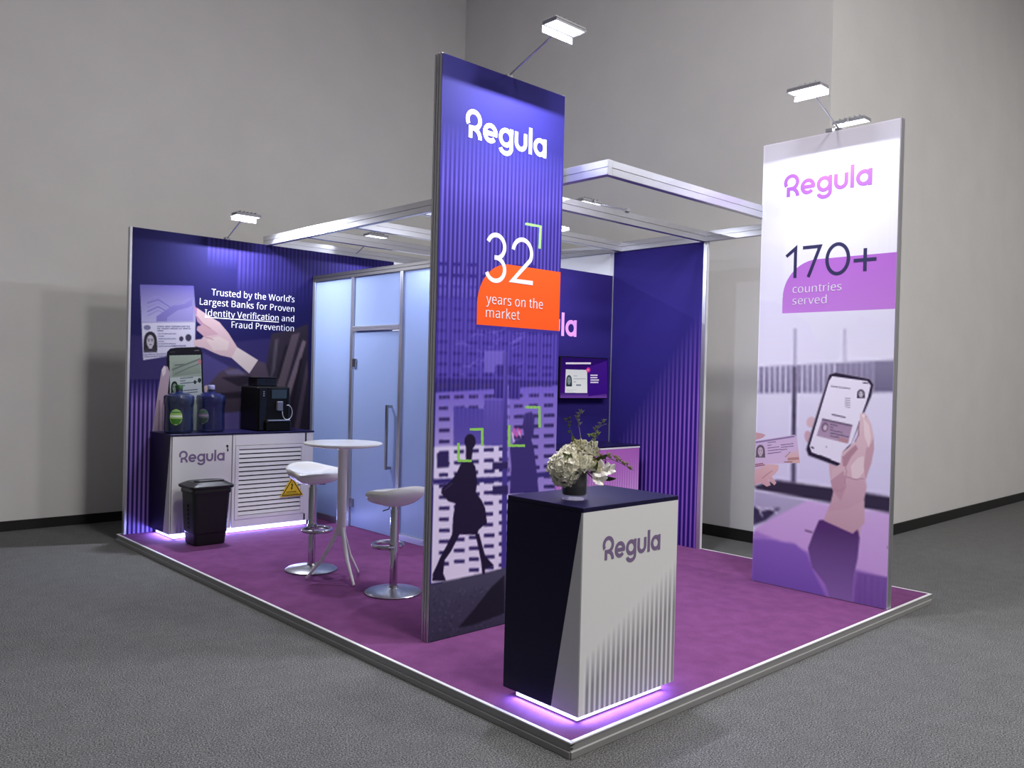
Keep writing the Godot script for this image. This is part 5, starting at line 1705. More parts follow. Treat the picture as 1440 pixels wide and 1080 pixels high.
func canopy() -> void:
	var t := thing("canopy_frame", "open overhead aluminium beam grid resting on the stand walls", "canopy", Vector3(0, PY + 2.922, 0))
	var y := 0.05
	for x in [1.43, 4.035]:
		var s := mb()
		bar(s, Vector3(x, y, -5.86), Vector3(x, y, -1.065), 0.05, 0.1)
		part(t, "long_beam", s, M.alu)
	for z in [-1.09, -2.09, -3.12, -4.12, -4.98, -5.83]:
		var s := mb()
		bar(s, Vector3(1.456, y, z), Vector3(4.009, y, z), 0.05, 0.1)
		part(t, "cross_beam", s, M.alu)

# arm floodlight: clamp on a wall top at base, arm to the head; out is the level direction away from the wall
func floodlight(label: String, base: Vector3, out: Vector3, reach: float, rise: float, energy: float, visor := true) -> void:
	var turn := atan2(out.x, out.z)
	var t := thing("arm_floodlight", label, "floodlight", base, turn, "arm floodlights clamped on the stand walls")
	box_part(t, "clamp", Vector3(0, 0.012, -0.02), Vector3(0.05, 0.028, 0.05), M.lamp_body, 0.003)
	var s := mb()
	tube(s, [Vector3(0, 0.02, -0.01), Vector3(0, rise - 0.005, reach - 0.07)], 0.0065, 8)
	part(t, "arm", s, M.alu)
	var hy := rise
	var hz := reach
	# head: tray open below, with a visor lip on the wall side
	s = mb()
	cbox(s, Vector3(0, hy + 0.016, hz), Vector3(0.26, 0.018, 0.12), 0.005)
	var lip := 0.052 if visor else 0.012
	cbox(s, Vector3(0, hy + 0.008 - lip / 2, hz - 0.058), Vector3(0.26, lip, 0.004), 0.001)
	cbox(s, Vector3(0, hy + 0.002, hz + 0.058), Vector3(0.26, 0.012, 0.004), 0.001)
	for x in [-0.128, 0.128]:
		cbox(s, Vector3(x, hy + 0.002, hz), Vector3(0.004, 0.012, 0.116), 0.001)
	part(t, "housing", s, M.lamp_body)
	for x in [-0.08, -0.04, 0.0, 0.04, 0.08]:
		box_part(t, "cooling_fin", Vector3(x, hy + 0.033, hz), Vector3(0.004, 0.018, 0.09), M.lamp_body, 0.001)
	s = mb()
	lathe(s, [Vector2(0, -0.016), Vector2(0.014, -0.016), Vector2(0.014, 0.016), Vector2(0, 0.016)], Vector3(0, hy + 0.004, hz - 0.075), 14)
	part(t, "joint", s, M.lamp_body)
	box_part(t, "lens", Vector3(0, hy + 0.002, hz + 0.004), Vector3(0.248, 0.006, 0.104), M.lens, 0.001)
	area(t, Vector3(0, hy - 0.003, hz - 0.002), Vector3.DOWN, Vector2(0.22, 0.007), COOL, energy)

func floodlights() -> void:
	var T := PY + 3.508
	floodlight("arm floodlight on the tower with walking figures, glowing most", Vector3(0.90, T, -1.475), Vector3.BACK, 0.475, 0.185, 6.6)
	floodlight("arm floodlight reaching over the printed side of the pale tower", Vector3(3.352, T, -0.47), Vector3.LEFT, 0.49, 0.185, 2.0)
	floodlight("arm floodlight behind the pale tower on a folded arm", Vector3(3.36, T, -0.53), Vector3.RIGHT, 0.33, 0.15, 1.4, false)
	floodlight("arm floodlight on the wall above the coffee machine", Vector3(1.0, PY + 2.932, -5.83), Vector3.BACK, 0.42, 0.19, 8.0)
	floodlight("arm floodlight inside the glass room under the beams", Vector3(2.53, PY + 2.932, -5.83), Vector3.BACK, 0.42, 0.19, 2.0)
	floodlight("arm floodlight behind the screen wall, reaching into the glass room", Vector3(2.35, PY + 2.68, -3.222), Vector3.FORWARD, 0.45, 0.22, 3.2, false)
	floodlight("arm floodlight on the beam in front of the screen wall", Vector3(2.83, PY + 3.024, -2.09), Vector3.FORWARD, 0.42, 0.13, 1.6, false)
	floodlight("arm floodlight on top of the screen wall", Vector3(2.66, PY + 2.68, -3.22), Vector3.BACK, 0.47, 0.25, 2.0)

func led_strip(t: Node3D, a: Vector3, b: Vector3, out: Vector3, y0: float, y1: float, e: float) -> void:
	var s := mb()
	var c := (a + b) / 2
	var d := b - a
	cbox(s, Vector3(c.x, (y0 + y1) / 2, c.z), Vector3(maxf(absf(d.x), 0.006), y1 - y0, maxf(absf(d.z), 0.006)), 0.001)
	part(t, "led_strip", s, M.led)
	var n := maxi(1, roundi(d.length() / 0.8))
	for k in n:
		var p := a.lerp(b, (k + 0.5) / n)
		area(t, Vector3(p.x, (y0 + y1) / 2, p.z) + out * 0.006, out, Vector2(d.length() / n * 0.96, y1 - y0), LED, e)

func front_counter() -> void:
	var w := 0.73
	var d := 0.506
	var h := 1.0065
	var b := 0.048
	var t := thing("front_counter", "white reception counter with dark slanted side at the platform corner", "counter", Vector3(0.118, PY, -0.05))
	var ppm := 700.0
	var img := canvas(w - 0.004, h - b - 0.022, ppm, Color(0.91, 0.91, 0.915), Color(0.91, 0.91, 0.915))
	ribbons(img, ppm, 0.02, w, 0.0365, Color(0.955, 0.955, 0.965), 0.9, func(u): return [-0.2, -0.1, 0.12 + u * 0.45, 0.3 + u * 0.55])
	ribbons(img, ppm, 0.038, w, 0.0365, Color(0.52, 0.51, 0.545), 0.85, func(u): return [-0.2, -0.1, 0.10 + u * 0.42, 0.26 + u * 0.52])
	sheet(t, "front_panel", w - 0.004, h - b - 0.022, print_mat(img, 0.5), Vector3(0.002, b, 0.0))
	# side towards the aisle: dark board with a pale wedge along the front edge
	var s := mb()
	var hh := h - 0.022
	var xf := Transform3D(Basis(Vector3.BACK, Vector3.UP, Vector3.LEFT), Vector3(0.004, 0, 0))
	extrude(s, poly2([-d, b, -0.175, b, -0.012, hh, -d, hh]), 0.004, xf)
	part(t, "side_panel", s, M.navy)
	s = mb()
	extrude(s, poly2([-0.173, b, -0.004, b, -0.004, hh, -0.010, hh]), 0.004, xf)
	part(t, "side_wedge", s, M.white_board)
	box_part(t, "body", Vector3(w / 2 + 0.001, (b + hh) / 2, -d / 2 - 0.002), Vector3(w - 0.006, hh - b, d - 0.006), M.white_board, 0.001)
	box_part(t, "top", Vector3(w / 2, h - 0.011, -d / 2), Vector3(w, 0.022, d), M.navy, 0.002)
	box_part(t, "plinth", Vector3(w / 2, b / 2 + 0.001, -d / 2), Vector3(w - 0.1, b - 0.002, d - 0.1), M.white_board, 0.001)
	mark(t, 0.635, Vector3(0.141, 0.748, 0.0006), M.txt_grey)
	led_strip(t, Vector3(0.046, 0, -d + 0.05), Vector3(0.046, 0, -0.046), Vector3.LEFT, 0.008, 0.040, 0.34)
	led_strip(t, Vector3(0.05, 0, -0.046), Vector3(w - 0.05, 0, -0.046), Vector3.BACK, 0.008, 0.040, 0.42)
	led_strip(t, Vector3(w - 0.046, 0, -0.05), Vector3(w - 0.046, 0, -d + 0.05), Vector3.RIGHT, 0.008, 0.040, 0.34)

func key_lock(t: Node3D, at: Vector3) -> void:
	var s := mb()
	extrude(s, arc(Vector2.ZERO, 0.010, 0.010, 0, 340, 12), 0.006)
	extrude(s, poly2([-0.004, -0.052, 0.004, -0.052, 0.008, -0.036, 0.003, -0.03, 0.003, -0.004, -0.003, -0.004, -0.003, -0.03, -0.008, -0.036]), 0.002, Transform3D(Basis(), Vector3(0.004, 0, 0.007)))
	part(t, "lock_key", s, M.black, false, at)

func back_counter() -> void:
	var z := -5.27
	var d := 0.52
	var b := 0.055
	var h := 0.965
	# cupboard with the word mark
	var t := thing("storage_cabinet", "white cupboard with word mark and dark slanted side under the water bottles", "cabinet", Vector3(0.25, PY, z))
	var w := 0.592
	box_part(t, "body", Vector3(w / 2 + 0.002, (b + h) / 2, -d / 2 - 0.012), Vector3(w - 0.004, h - b, d - 0.024), M.white_board, 0.001)
	var img := canvas(w - 0.02, h - b - 0.006, 500.0, Color(0.91, 0.91, 0.915), Color(0.91, 0.91, 0.915))
	ribbons(img, 500.0, 0.02, w, 0.0365, Color(0.93, 0.93, 0.945), 0.7, func(u): return [-0.2, -0.1, 0.02 + u * 0.35, 0.1 + u * 0.65])
	ribbons(img, 500.0, 0.038, w, 0.0365, Color(0.62, 0.61, 0.65), 0.6, func(u): return [-0.2, -0.1, 0.0 + u * 0.35, 0.08 + u * 0.6])
	var door := sheet(t, "door", w - 0.02, h - b - 0.006, print_mat(img, 0.5), Vector3(0.014, b + 0.003, 0.0), 0.018)
	mark(door, 0.63, Vector3(0.061, 0.66, 0.0006), M.txt_grey)
	key_lock(door, Vector3(0.525, 0.80, 0.0))
	var s := mb()
	var xf := Transform3D(Basis(Vector3.BACK, Vector3.UP, Vector3.LEFT), Vector3(0.002, 0, 0))
	extrude(s, poly2([-d, b, -0.15, b, -0.006, h, -d, h]), 0.004, xf)
	part(t, "side_panel", s, M.navy)
	s = mb()
	extrude(s, poly2([-0.148, b, -0.002, b, -0.002, h, -0.004, h]), 0.004, xf)
	part(t, "side_wedge", s, M.white_board)
	box_part(t, "plinth", Vector3(w / 2 + 0.03, b / 2, -d / 2), Vector3(w - 0.06, b - 0.002, d - 0.1), M.white_board, 0.001)
	led_strip(t, Vector3(0.054, 0, -d + 0.05), Vector3(0.054, 0, -0.046), Vector3.LEFT, 0.006, 0.048, 0.36)
	led_strip(t, Vector3(0.06, 0, -0.046), Vector3(w, 0, -0.046), Vector3.BACK, 0.006, 0.048, 0.45)
	# louvred unit
	t = thing("louvred_cabinet", "white cabinet with a door of horizontal louvre slats under the coffee machine", "cabinet", Vector3(0.846, PY, z))
	w = 0.876
	var lz := -0.012
	box_part(t, "body", Vector3(w / 2, (b + h) / 2, -d / 2 - 0.03), Vector3(w - 0.002, h - b, d - 0.062), M.white_board, 0.001)
	s = mb()
	cbox(s, Vector3(0.014, (b + h) / 2, lz), Vector3(0.026, h - b, 0.024), 0.002)
	cbox(s, Vector3(w - 0.05, (b + h) / 2, lz), Vector3(0.098, h - b, 0.024), 0.002)
	cbox(s, Vector3(0.413, h - 0.055, lz), Vector3(0.77, 0.108, 0.024), 0.002)
	cbox(s, Vector3(0.413, b + 0.036, lz), Vector3(0.77, 0.072, 0.024), 0.002)
	part(t, "face_frame", s, M.white)
	var dr := Node3D.new()
	dr.name = "door"
	dr.set_meta("label", "louvred door leaf")
	t.add_child(dr)
	var y0 := b + 0.076
	var y1 := h - 0.113
	for q in [[0.030, 0.066], [0.740, 0.776]]:
		box_part(dr, "stile", Vector3((q[0] + q[1]) / 2, (y0 + y1) / 2, lz + 0.003), Vector3(q[1] - q[0], y1 - y0, 0.026), M.white, 0.002)
	for y in [y0 + 0.017, y1 - 0.017]:
		box_part(dr, "rail", Vector3(0.403, y, lz + 0.003), Vector3(0.672, 0.034, 0.026), M.white, 0.002)
	var n := 15
	box_part(dr, "painted_gap_shade", Vector3(0.403, (y0 + y1) / 2, lz - 0.014), Vector3(0.70, y1 - y0, 0.003), M.black, 0.001)  # black board paints in the shade of the closed interior between slats
	for k in n:
		var yy := y0 + 0.036 + (y1 - y0 - 0.072) * (k + 0.5) / n
		s = mb()
		extrude(s, poly2([0.004, -0.0165, 0.009, -0.0165, -0.001, 0.0145, -0.006, 0.0145]), 0.672, Transform3D(Basis(Vector3.BACK, Vector3.UP, Vector3.LEFT), Vector3(0.739, yy, lz + 0.004)))
		part(dr, "slat", s, M.white)
	box_part(t, "plinth", Vector3(w / 2 - 0.03, b / 2, -d / 2), Vector3(w - 0.06, b - 0.002, d - 0.1), M.white_board, 0.001)
	led_strip(t, Vector3(0, 0, -0.046), Vector3(w - 0.04, 0, -0.046), Vector3.BACK, 0.006, 0.048, 0.45)
	t = thing("worktop", "dark blue worktop running over both white cabinets", "worktop", Vector3(0.25, PY + h, z))
	box_part(t, "slab", Vector3(0.735, 0.008, -d / 2 + 0.004), Vector3(1.484, 0.016, d + 0.006), M.navy, 0.002)
	# hazard triangle hung on the slats
	t = thing("warning_sign", "yellow triangular electric hazard sign hanging on the louvre door", "sign", Vector3(0.25 + 1.232, PY + 0.318, z + 0.012))
	s = mb()
	extrude(s, poly2([-0.13, 0.0, 0.13, 0.0, 0.012, 0.19, -0.012, 0.19]), 0.003)
	part(t, "plate", s, mat(Color(0.95, 0.80, 0.16), 0.5))
	s = mb()
	stroke(s, poly2([-0.108, 0.012, 0.108, 0.012, 0.0, 0.176, -0.108, 0.012]), 0.008, 0.001)
	part(t, "border", s, M.black, false, Vector3(0, 0, 0.003))
	s = mb()
	extrude(s, poly2([0.004, 0.148, -0.014, 0.112, -0.002, 0.114, -0.010, 0.082, -0.016, 0.084, -0.006, 0.062, 0.006, 0.084, 0.0, 0.084, 0.012, 0.122, 0.0, 0.120]), 0.001)
	part(t, "bolt_symbol", s, M.black, false, Vector3(0, 0, 0.003))
	for q in [[-0.055, 0.055, 0.044, 0.011], [-0.08, 0.08, 0.026, 0.007]]:
		s = mb()
		var x: float = q[0]
		while x < q[1]:
			cbox(s, Vector3(x, q[2], 0.0005), Vector3(0.011, q[3], 0.001), 0.0002)
			x += 0.016
		part(t, "caption", s, M.black, false, Vector3(0, 0, 0.003))

func screen_counter() -> void:
	var t := thing("screen_counter", "pink ribbed low counter with dark top below the screen", "counter", Vector3(2.12, PY, -2.72))
	var w := 1.80
	var d := 0.45
	var h := 0.93
	box_part(t, "body", Vector3(w / 2, 0.5, -d / 2 - 0.012), Vector3(w, 0.84, d - 0.024), M.white_board, 0.001)
	box_part(t, "plinth", Vector3(w / 2, 0.04, -d / 2 - 0.03), Vector3(w - 0.08, 0.078, d - 0.1), M.white_board, 0.001)
	var img := canvas(0.59, 0.83, 400.0, Color(0.74, 0.50, 0.80), Color(0.76, 0.46, 0.80))
	ribbons(img, 400.0, 0.01, 0.59, 0.0365, Color(0.95, 0.80, 0.97), 0.8, func(u): return [-0.2, -0.1, 0.3 + u * 0.2, 0.62 + u * 0.3])
	var m := print_mat(img, 0.5)
	for k in 3:
		var dr := sheet(t, "door", 0.594, 0.835, m, Vector3(0.003 + k * 0.6, 0.082, 0.0), 0.016)
		key_lock(dr, Vector3(0.07, 0.76, 0.0))
	box_part(t, "pale_edge", Vector3(w / 2, h - 0.004, -d / 2), Vector3(w + 0.01, 0.016, d + 0.006), M.white, 0.001)
	box_part(t, "top", Vector3(w / 2, h + 0.012, -d / 2), Vector3(w + 0.01, 0.016, d + 0.006), M.navy, 0.002)
	# wall screen
	t = thing("wall_screen", "flat black-framed television showing an identity card on purple", "television", Vector3(3.178, PY + 1.39, -3.196))
	box_part(t, "mount", Vector3(0.36, 0.2, 0.012), Vector3(0.30, 0.22, 0.022), M.black, 0.002)
	box_part(t, "case", Vector3(0.36, 0.21, 0.042), Vector3(0.72, 0.42, 0.038), M.black, 0.006)
	img = canvas(0.70, 0.40, 900.0, Color(0.30, 0.06, 0.55), Color(0.16, 0.05, 0.40))
	paint(img, SCREEN, 900.0)
	m = print_mat(img, 0.3)
	m.emission_enabled = true
	m.emission_texture = m.albedo_texture
	m.emission = Color.WHITE
	m.emission_operator = BaseMaterial3D.EMISSION_OP_MULTIPLY
	m.emission_energy_multiplier = 0.75
	m.albedo_texture = null
	m.albedo_color = Color(0.02, 0.02, 0.02)
	sheet(t, "display", 0.70, 0.40, m, Vector3(0.01, 0.01, 0.063), 0.002)
	area(t, Vector3(0.36, 0.21, 0.068), Vector3.BACK, Vector2(0.68, 0.38), Color(0.6, 0.4, 1.0), 0.02)

# white saddle seat on a chrome gas lift; front is +z
func stool(label: String, at: Vector3, turn: float, hgt: float) -> void:
	var t := thing("bar_stool", label, "stool", at, turn, "white bar stools at the high table")
	var s := mb()
	lathe(s, [Vector2(0, 0.001), Vector2(0.205, 0.001), Vector2(0.207, 0.008), Vector2(0.195, 0.016), Vector2(0.10, 0.026), Vector2(0.04, 0.040), Vector2(0.034, 0.052), Vector2(0, 0.052)], Vector3.ZERO, 48)
	part(t, "base", s, M.steel)
	s = mb()
	lathe(s, [Vector2(0.029, 0.045), Vector2(0.029, 0.36), Vector2(0.033, 0.362), Vector2(0.033, hgt - 0.13), Vector2(0.026, hgt - 0.13), Vector2(0.026, hgt - 0.07)], Vector3.ZERO, 20)
	part(t, "post", s, M.chrome)
	# foot rest: flat chrome loop in front of the post
	s = mb()
	var loop := []
	for k in 25:
		var a := -PI * 0.5 + TAU * k / 24
		loop.append(Vector3(0.115 * cos(a), 0.335, 0.075 + 0.115 * sin(a) * (1.0 if sin(a) > 0 else 0.9)))
	tube(s, loop, 0.009, 8, -1.0, 1.9)
	lathe(s, [Vector2(0.034, 0.30), Vector2(0.040, 0.30), Vector2(0.040, 0.37), Vector2(0.034, 0.37)], Vector3.ZERO, 18)
	part(t, "foot_rest", s, M.chrome)
	s = mb()
	tube(s, [Vector3(0, hgt - 0.085, 0), Vector3(0.06, hgt - 0.09, -0.02), Vector3(0.075, hgt - 0.115, -0.03), Vector3(0.14, hgt - 0.12, -0.05)], 0.004, 8)
	part(t, "lever", s, M.black)
	# seat: rounded outline, dished top with raised rear and lifted front lip, bowl underneath
	var nu := 40
	var nr := 10
	var pt := func(i: int, j: int, top: bool) -> Vector3:
		var a := TAU * (i % nu) / nu
		var r := float(j) / nr
		var c := cos(a)
		var sn := sin(a)
		var ex := pow(absf(c), 0.8) * signf(c)
		var ez := pow(absf(sn), 0.8) * signf(sn)
		var x := 0.212 * ex * r
		var z := 0.195 * ez * r
		var back := clampf((-z - 0.02) / 0.175, 0, 1)
		var front := clampf((z - 0.08) / 0.115, 0, 1)
		var side := absf(x) / 0.212
		var rear := smoothstep(0.0, 1.0, clampf((0.12 - z) / 0.10, 0, 1))
		var rim := -0.012 + 0.085 * (1.0 - (1.0 - 0.55 * rear * pow(side, 3.0)) * (1.0 - pow(back, 1.5))) + 0.014 * front
		if top:
			return Vector3(x, hgt + rim + (0.0 if j < nr else -0.012), z)
		return Vector3(x, hgt - 0.012 + rim - (0.080 + 0.03 * back) * pow(maxf(0.0, 1.0 - r * r), 0.36), z)
	s = mb()
	s.set_smooth_group(0)
	for top in [true, false]:
		for j in nr:
			for i in nu:
				var a: Vector3 = pt.call(i, j, top)
				var b: Vector3 = pt.call(i + 1, j, top)
				var c: Vector3 = pt.call(i + 1, j + 1, top)
				var d: Vector3 = pt.call(i, j + 1, top)
				if top:
					if j > 0: tri(s, a, b, c)
					tri(s, a, c, d)
				else:
					if j > 0: tri(s, a, c, b)
					tri(s, a, d, c)
	part(t, "seat", s, M.white_gloss, true)

func furniture() -> void:
	# high table
	var t := thing("high_table", "round white high table on a three-legged stem between the stools", "table", Vector3(0.725, PY, -3.08))
	var s := mb()
	lathe(s, [Vector2(0, 1.028), Vector2(0.24, 1.028), Vector2(0.292, 1.040), Vector2(0.300, 1.048), Vector2(0.298, 1.056), Vector2(0.29, 1.058), Vector2(0, 1.058)], Vector3.ZERO, 64)
	part(t, "tabletop", s, M.white_gloss)
	s = mb()
	lathe(s, [Vector2(0, 0.34), Vector2(0.026, 0.34), Vector2(0.036, 0.37), Vector2(0.036, 1.0), Vector2(0.06, 1.028), Vector2(0, 1.028)], Vector3.ZERO, 28)
	part(t, "stem", s, M.white_gloss)
	for q in [Vector2(-0.205, -0.15), Vector2(-0.035, 0.25), Vector2(0.22, -0.09)]:
		s = mb()
		var o := Vector3(q.x, 0, q.y)
		tube(s, [o * 0.07 + Vector3(0, 0.40, 0), o * 0.16 + Vector3(0, 0.34, 0), o * 0.5 + Vector3(0, 0.17, 0), o + Vector3(0, 0.011, 0)], 0.021, 12, 0.010)
		part(t, "leg", s, M.white_gloss)
	stool("white bar stool with its foot loop towards the louvre cabinet side of the table", Vector3(0.715, PY, -3.50), 0.0, 0.795)
	stool("white bar stool beside the tower, a little lower than the other", Vector3(0.828, PY, -2.52), PI, 0.735)
	# waste bin
	t = thing("waste_bin", "black plastic waste bin with lid in front of the white cupboard", "bin", Vector3(0.475, PY, -5.0))
	s = mb()
	s.set_smooth_group(-1)
	var ring := func(w: float, d: float, r: float, y: float) -> Array:
		var p := []
		for q in [[1, 1, 0], [-1, 1, 90], [-1, -1, 180], [1, -1, 270]]:
			for k in 4:
				var a := deg_to_rad(q[2] + 30.0 * k)
				p.append(Vector3(q[0] * (w / 2 - r) + r * cos(a), y, -(q[1] * (d / 2 - r) + r * sin(a))))
		return p
	var loft := func(st: SurfaceTool, rings: Array) -> void:
		for j in rings.size() - 1:
			for i in rings[j].size():
				var k: int = (i + 1) % rings[j].size()
				quad(st, rings[j][i], rings[j][k], rings[j + 1][k], rings[j + 1][i])
		for i in range(1, rings[0].size() - 1):
			tri(st, rings[0][0], rings[0][i + 1], rings[0][i])
			var e: Array = rings[-1]
			tri(st, e[0], e[i], e[i + 1])
	loft.call(s, [ring.call(0.275, 0.235, 0.03, 0.001), ring.call(0.285, 0.245, 0.03, 0.01), ring.call(0.298, 0.258, 0.03, 0.105), ring.call(0.312, 0.272, 0.035, 0.115), ring.call(0.352, 0.305, 0.04, 0.53)])
	part(t, "body", s, M.bin)
	s = mb()
	loft.call(s, [ring.call(0.394, 0.341, 0.05, 0.515), ring.call(0.406, 0.353, 0.05, 0.522), ring.call(0.406, 0.353, 0.05, 0.540), ring.call(0.365, 0.318, 0.06, 0.553), ring.call(0.30, 0.25, 0.07, 0.572), ring.call(0.16, 0.12, 0.05, 0.578)])
	part(t, "lid", s, M.bin)
	s = mb()
	loft.call(s, [ring.call(0.27, 0.07, 0.02, 0.55), ring.call(0.27, 0.07, 0.02, 0.583), ring.call(0.24, 0.05, 0.02, 0.588)])
	part(t, "flap", s, M.bin, false, Vector3(0, 0, 0.06))
	s = mb()
	loft.call(s, [ring.call(0.362, 0.315, 0.04, 0.47), ring.call(0.366, 0.319, 0.04, 0.49), ring.call(0.360, 0.312, 0.04, 0.517)])
	part(t, "bin_liner", s, mat(Color(0.10, 0.10, 0.115), 0.22), false)
	for k in 6:
		box_part(t, "embossed_mark", Vector3(-0.158 - 0.004 * k * 0.0, 0.16 + 0.04 * k, 0.0), Vector3(0.012 + 0.006 * k, 0.022, 0.03), M.bin, 0.003)

func bottle(label: String, at: Vector3, turn: float, cap: Color, tint: Color, tagged: bool) -> void:
	var t := thing("water_bottle", label, "bottle", at, turn, "large water bottles on the worktop")
	var m := mat(tint, 0.12)
	m.transparency = BaseMaterial3D.TRANSPARENCY_ALPHA
	var s := mb()
	var pr := [Vector2(0, 0.002), Vector2(0.115, 0.002), Vector2(0.132, 0.015), Vector2(0.134, 0.05)]
	pr.append_array([Vector2(0.132, 0.10), Vector2(0.130, 0.20), Vector2(0.132, 0.262), Vector2(0.137, 0.275)])
	pr.append_array([Vector2(0.138, 0.30), Vector2(0.138, 0.342), Vector2(0.128, 0.358), Vector2(0.10, 0.366), Vector2(0.096, 0.374), Vector2(0.06, 0.382), Vector2(0.034, 0.39), Vector2(0.030, 0.40), Vector2(0.029, 0.425), Vector2(0, 0.425)])
	lathe(s, pr, Vector3.ZERO, 40)
	part(t, "body", s, m)
	s = mb()
	lathe(s, [Vector2(0, 0.415), Vector2(0.034, 0.415), Vector2(0.034, 0.452), Vector2(0.030, 0.458), Vector2(0, 0.458)], Vector3.ZERO, 20)
	part(t, "cap", s, mat(cap, 0.4))
	s = mb()
	for i in 14:
		for j in 10:
			var f := func(a: int, b: int) -> Vector3:
				var yy := 0.155 + (b / 5.0 - 1.0) * 0.078
				var half := 0.42 * sqrt(maxf(0.0, 1.0 - pow(b / 5.0 - 1.0, 2)))
				var an := (a / 7.0 - 1.0) * half
				return Vector3(0.1375 * sin(an), yy, 0.1375 * cos(an))
			quad(s, f.call(i, j), f.call(i + 1, j), f.call(i + 1, j + 1), f.call(i, j + 1))
	var paper := part(t, "paper_label", s, mat(Color(0.62, 0.80, 0.45) if tagged else Color(0.45, 0.50, 0.55), 0.6))
	for q in [[0.09, 0.05, Color(0.25, 0.48, 0.14) if tagged else Color(0.25, 0.33, 0.30)], [0.155, 0.018, Color(0.92, 0.95, 0.88) if tagged else Color(0.7, 0.6, 0.7)], [0.195, 0.012, Color(0.30, 0.55, 0.30)]]:
		s = mb()
		for i in 10:
			var f := func(a: int, b: int) -> Vector3:
				var yy: float = q[0] + q[1] * b
				var half := 0.40 * sqrt(maxf(0.0, 1.0 - pow((yy - 0.155) / 0.078, 2)))
				var an := (a / 5.0 - 1.0) * half
				return Vector3(0.1385 * sin(an), yy, 0.1385 * cos(an))
			quad(s, f.call(i, 0), f.call(i + 1, 0), f.call(i + 1, 1), f.call(i, 1))
		part(paper, "printed_band", s, mat(q[2], 0.6))

func counter_things() -> void:
	var top := PY + 0.965 + 0.0162
	bottle("blue water bottle with green cap and bright green label", Vector3(0.405, top, -5.50), -0.55, Color(0.12, 0.30, 0.14), Color(0.07, 0.12, 0.29, 0.72), true)
	bottle("blue water bottle with pale cap beside the coffee machine side", Vector3(0.735, top, -5.54), -0.95, Color(0.55, 0.55, 0.70), Color(0.10, 0.13, 0.33, 0.62), false)
	# coffee machine
	var t := thing("coffee_machine", "black automatic coffee machine with screen and milk tube on the worktop", "coffee machine", Vector3(1.325, top, -5.52))
	box_part(t, "body", Vector3(0, 0.225, -0.05), Vector3(0.36, 0.45, 0.38), M.black, 0.012)
	box_part(t, "hopper", Vector3(-0.03, 0.495, -0.06), Vector3(0.22, 0.085, 0.2), mat(Color(0.05, 0.045, 0.07), 0.2), 0.006)
	box_part(t, "hopper_lid", Vector3(-0.03, 0.5425, -0.06), Vector3(0.225, 0.008, 0.205), mat(Color(0.14, 0.14, 0.15), 0.15), 0.003)
	box_part(t, "drip_base", Vector3(0.03, 0.05, 0.16), Vector3(0.27, 0.10, 0.07), M.black, 0.008)
	box_part(t, "drip_tray", Vector3(0.03, 0.108, 0.165), Vector3(0.25, 0.016, 0.075), M.steel, 0.004)
	box_part(t, "side_column", Vector3(-0.125, 0.22, 0.14), Vector3(0.08, 0.42, 0.03), mat(Color(0.03, 0.03, 0.035), 0.12), 0.004)
	for y in [0.36, 0.38, 0.40]:
		box_part(t, "button", Vector3(-0.12, y, 0.157), Vector3(0.012, 0.010, 0.004), mat(Color(0.6, 0.6, 0.62), 0.3), 0.001)
	box_part(t, "screen", Vector3(0.055, 0.375, 0.137), Vector3(0.19, 0.115, 0.014), M.black, 0.004)
	box_part(t, "screen_glass", Vector3(0.055, 0.375, 0.1455), Vector3(0.165, 0.09, 0.003), mat(Color(0.20, 0.27, 0.30), 0.15), 0.001)
	box_part(t, "spout", Vector3(0.055, 0.255, 0.155), Vector3(0.06, 0.095, 0.05), mat(Color(0.55, 0.56, 0.60), 0.25, 0.6), 0.006)
	var s := mb()
	var p := []
	for k in 15:
		var a := lerpf(PI * 0.55, -PI * 1.05, k / 14.0)
		p.append(Vector3(0.125 + 0.055 * cos(a), 0.19 + 0.075 * sin(a), 0.19))
	tube(s, p, 0.004, 8)
	part(t, "milk_tube", s, mat(Color(0.80, 0.82, 0.85), 0.25))

# ---------------------------------------------------------------- flowers
func petal(s: SurfaceTool, xf: Transform3D, w: float, l: float, cup: float, curl: float) -> void:
	var n := 4
	var f := func(i: int, j: int) -> Vector3:
		var a := (float(i) / n - 0.5) * 2.0
		var b := float(j) / n
		var hw := w * 0.5 * sin(PI * pow(clampf(b * 0.86 + 0.10, 0, 1), 0.8))
		return xf * Vector3(a * hw, b * l, cup * (a * a * 0.5) * w + curl * l * b * b)
	for i in n:
		for j in n:
			var A: Vector3 = f.call(i, j)
			var B: Vector3 = f.call(i + 1, j)
			var C: Vector3 = f.call(i + 1, j + 1)
			var D: Vector3 = f.call(i, j + 1)
			tri(s, A, B, C)
			tri(s, A, C, D)

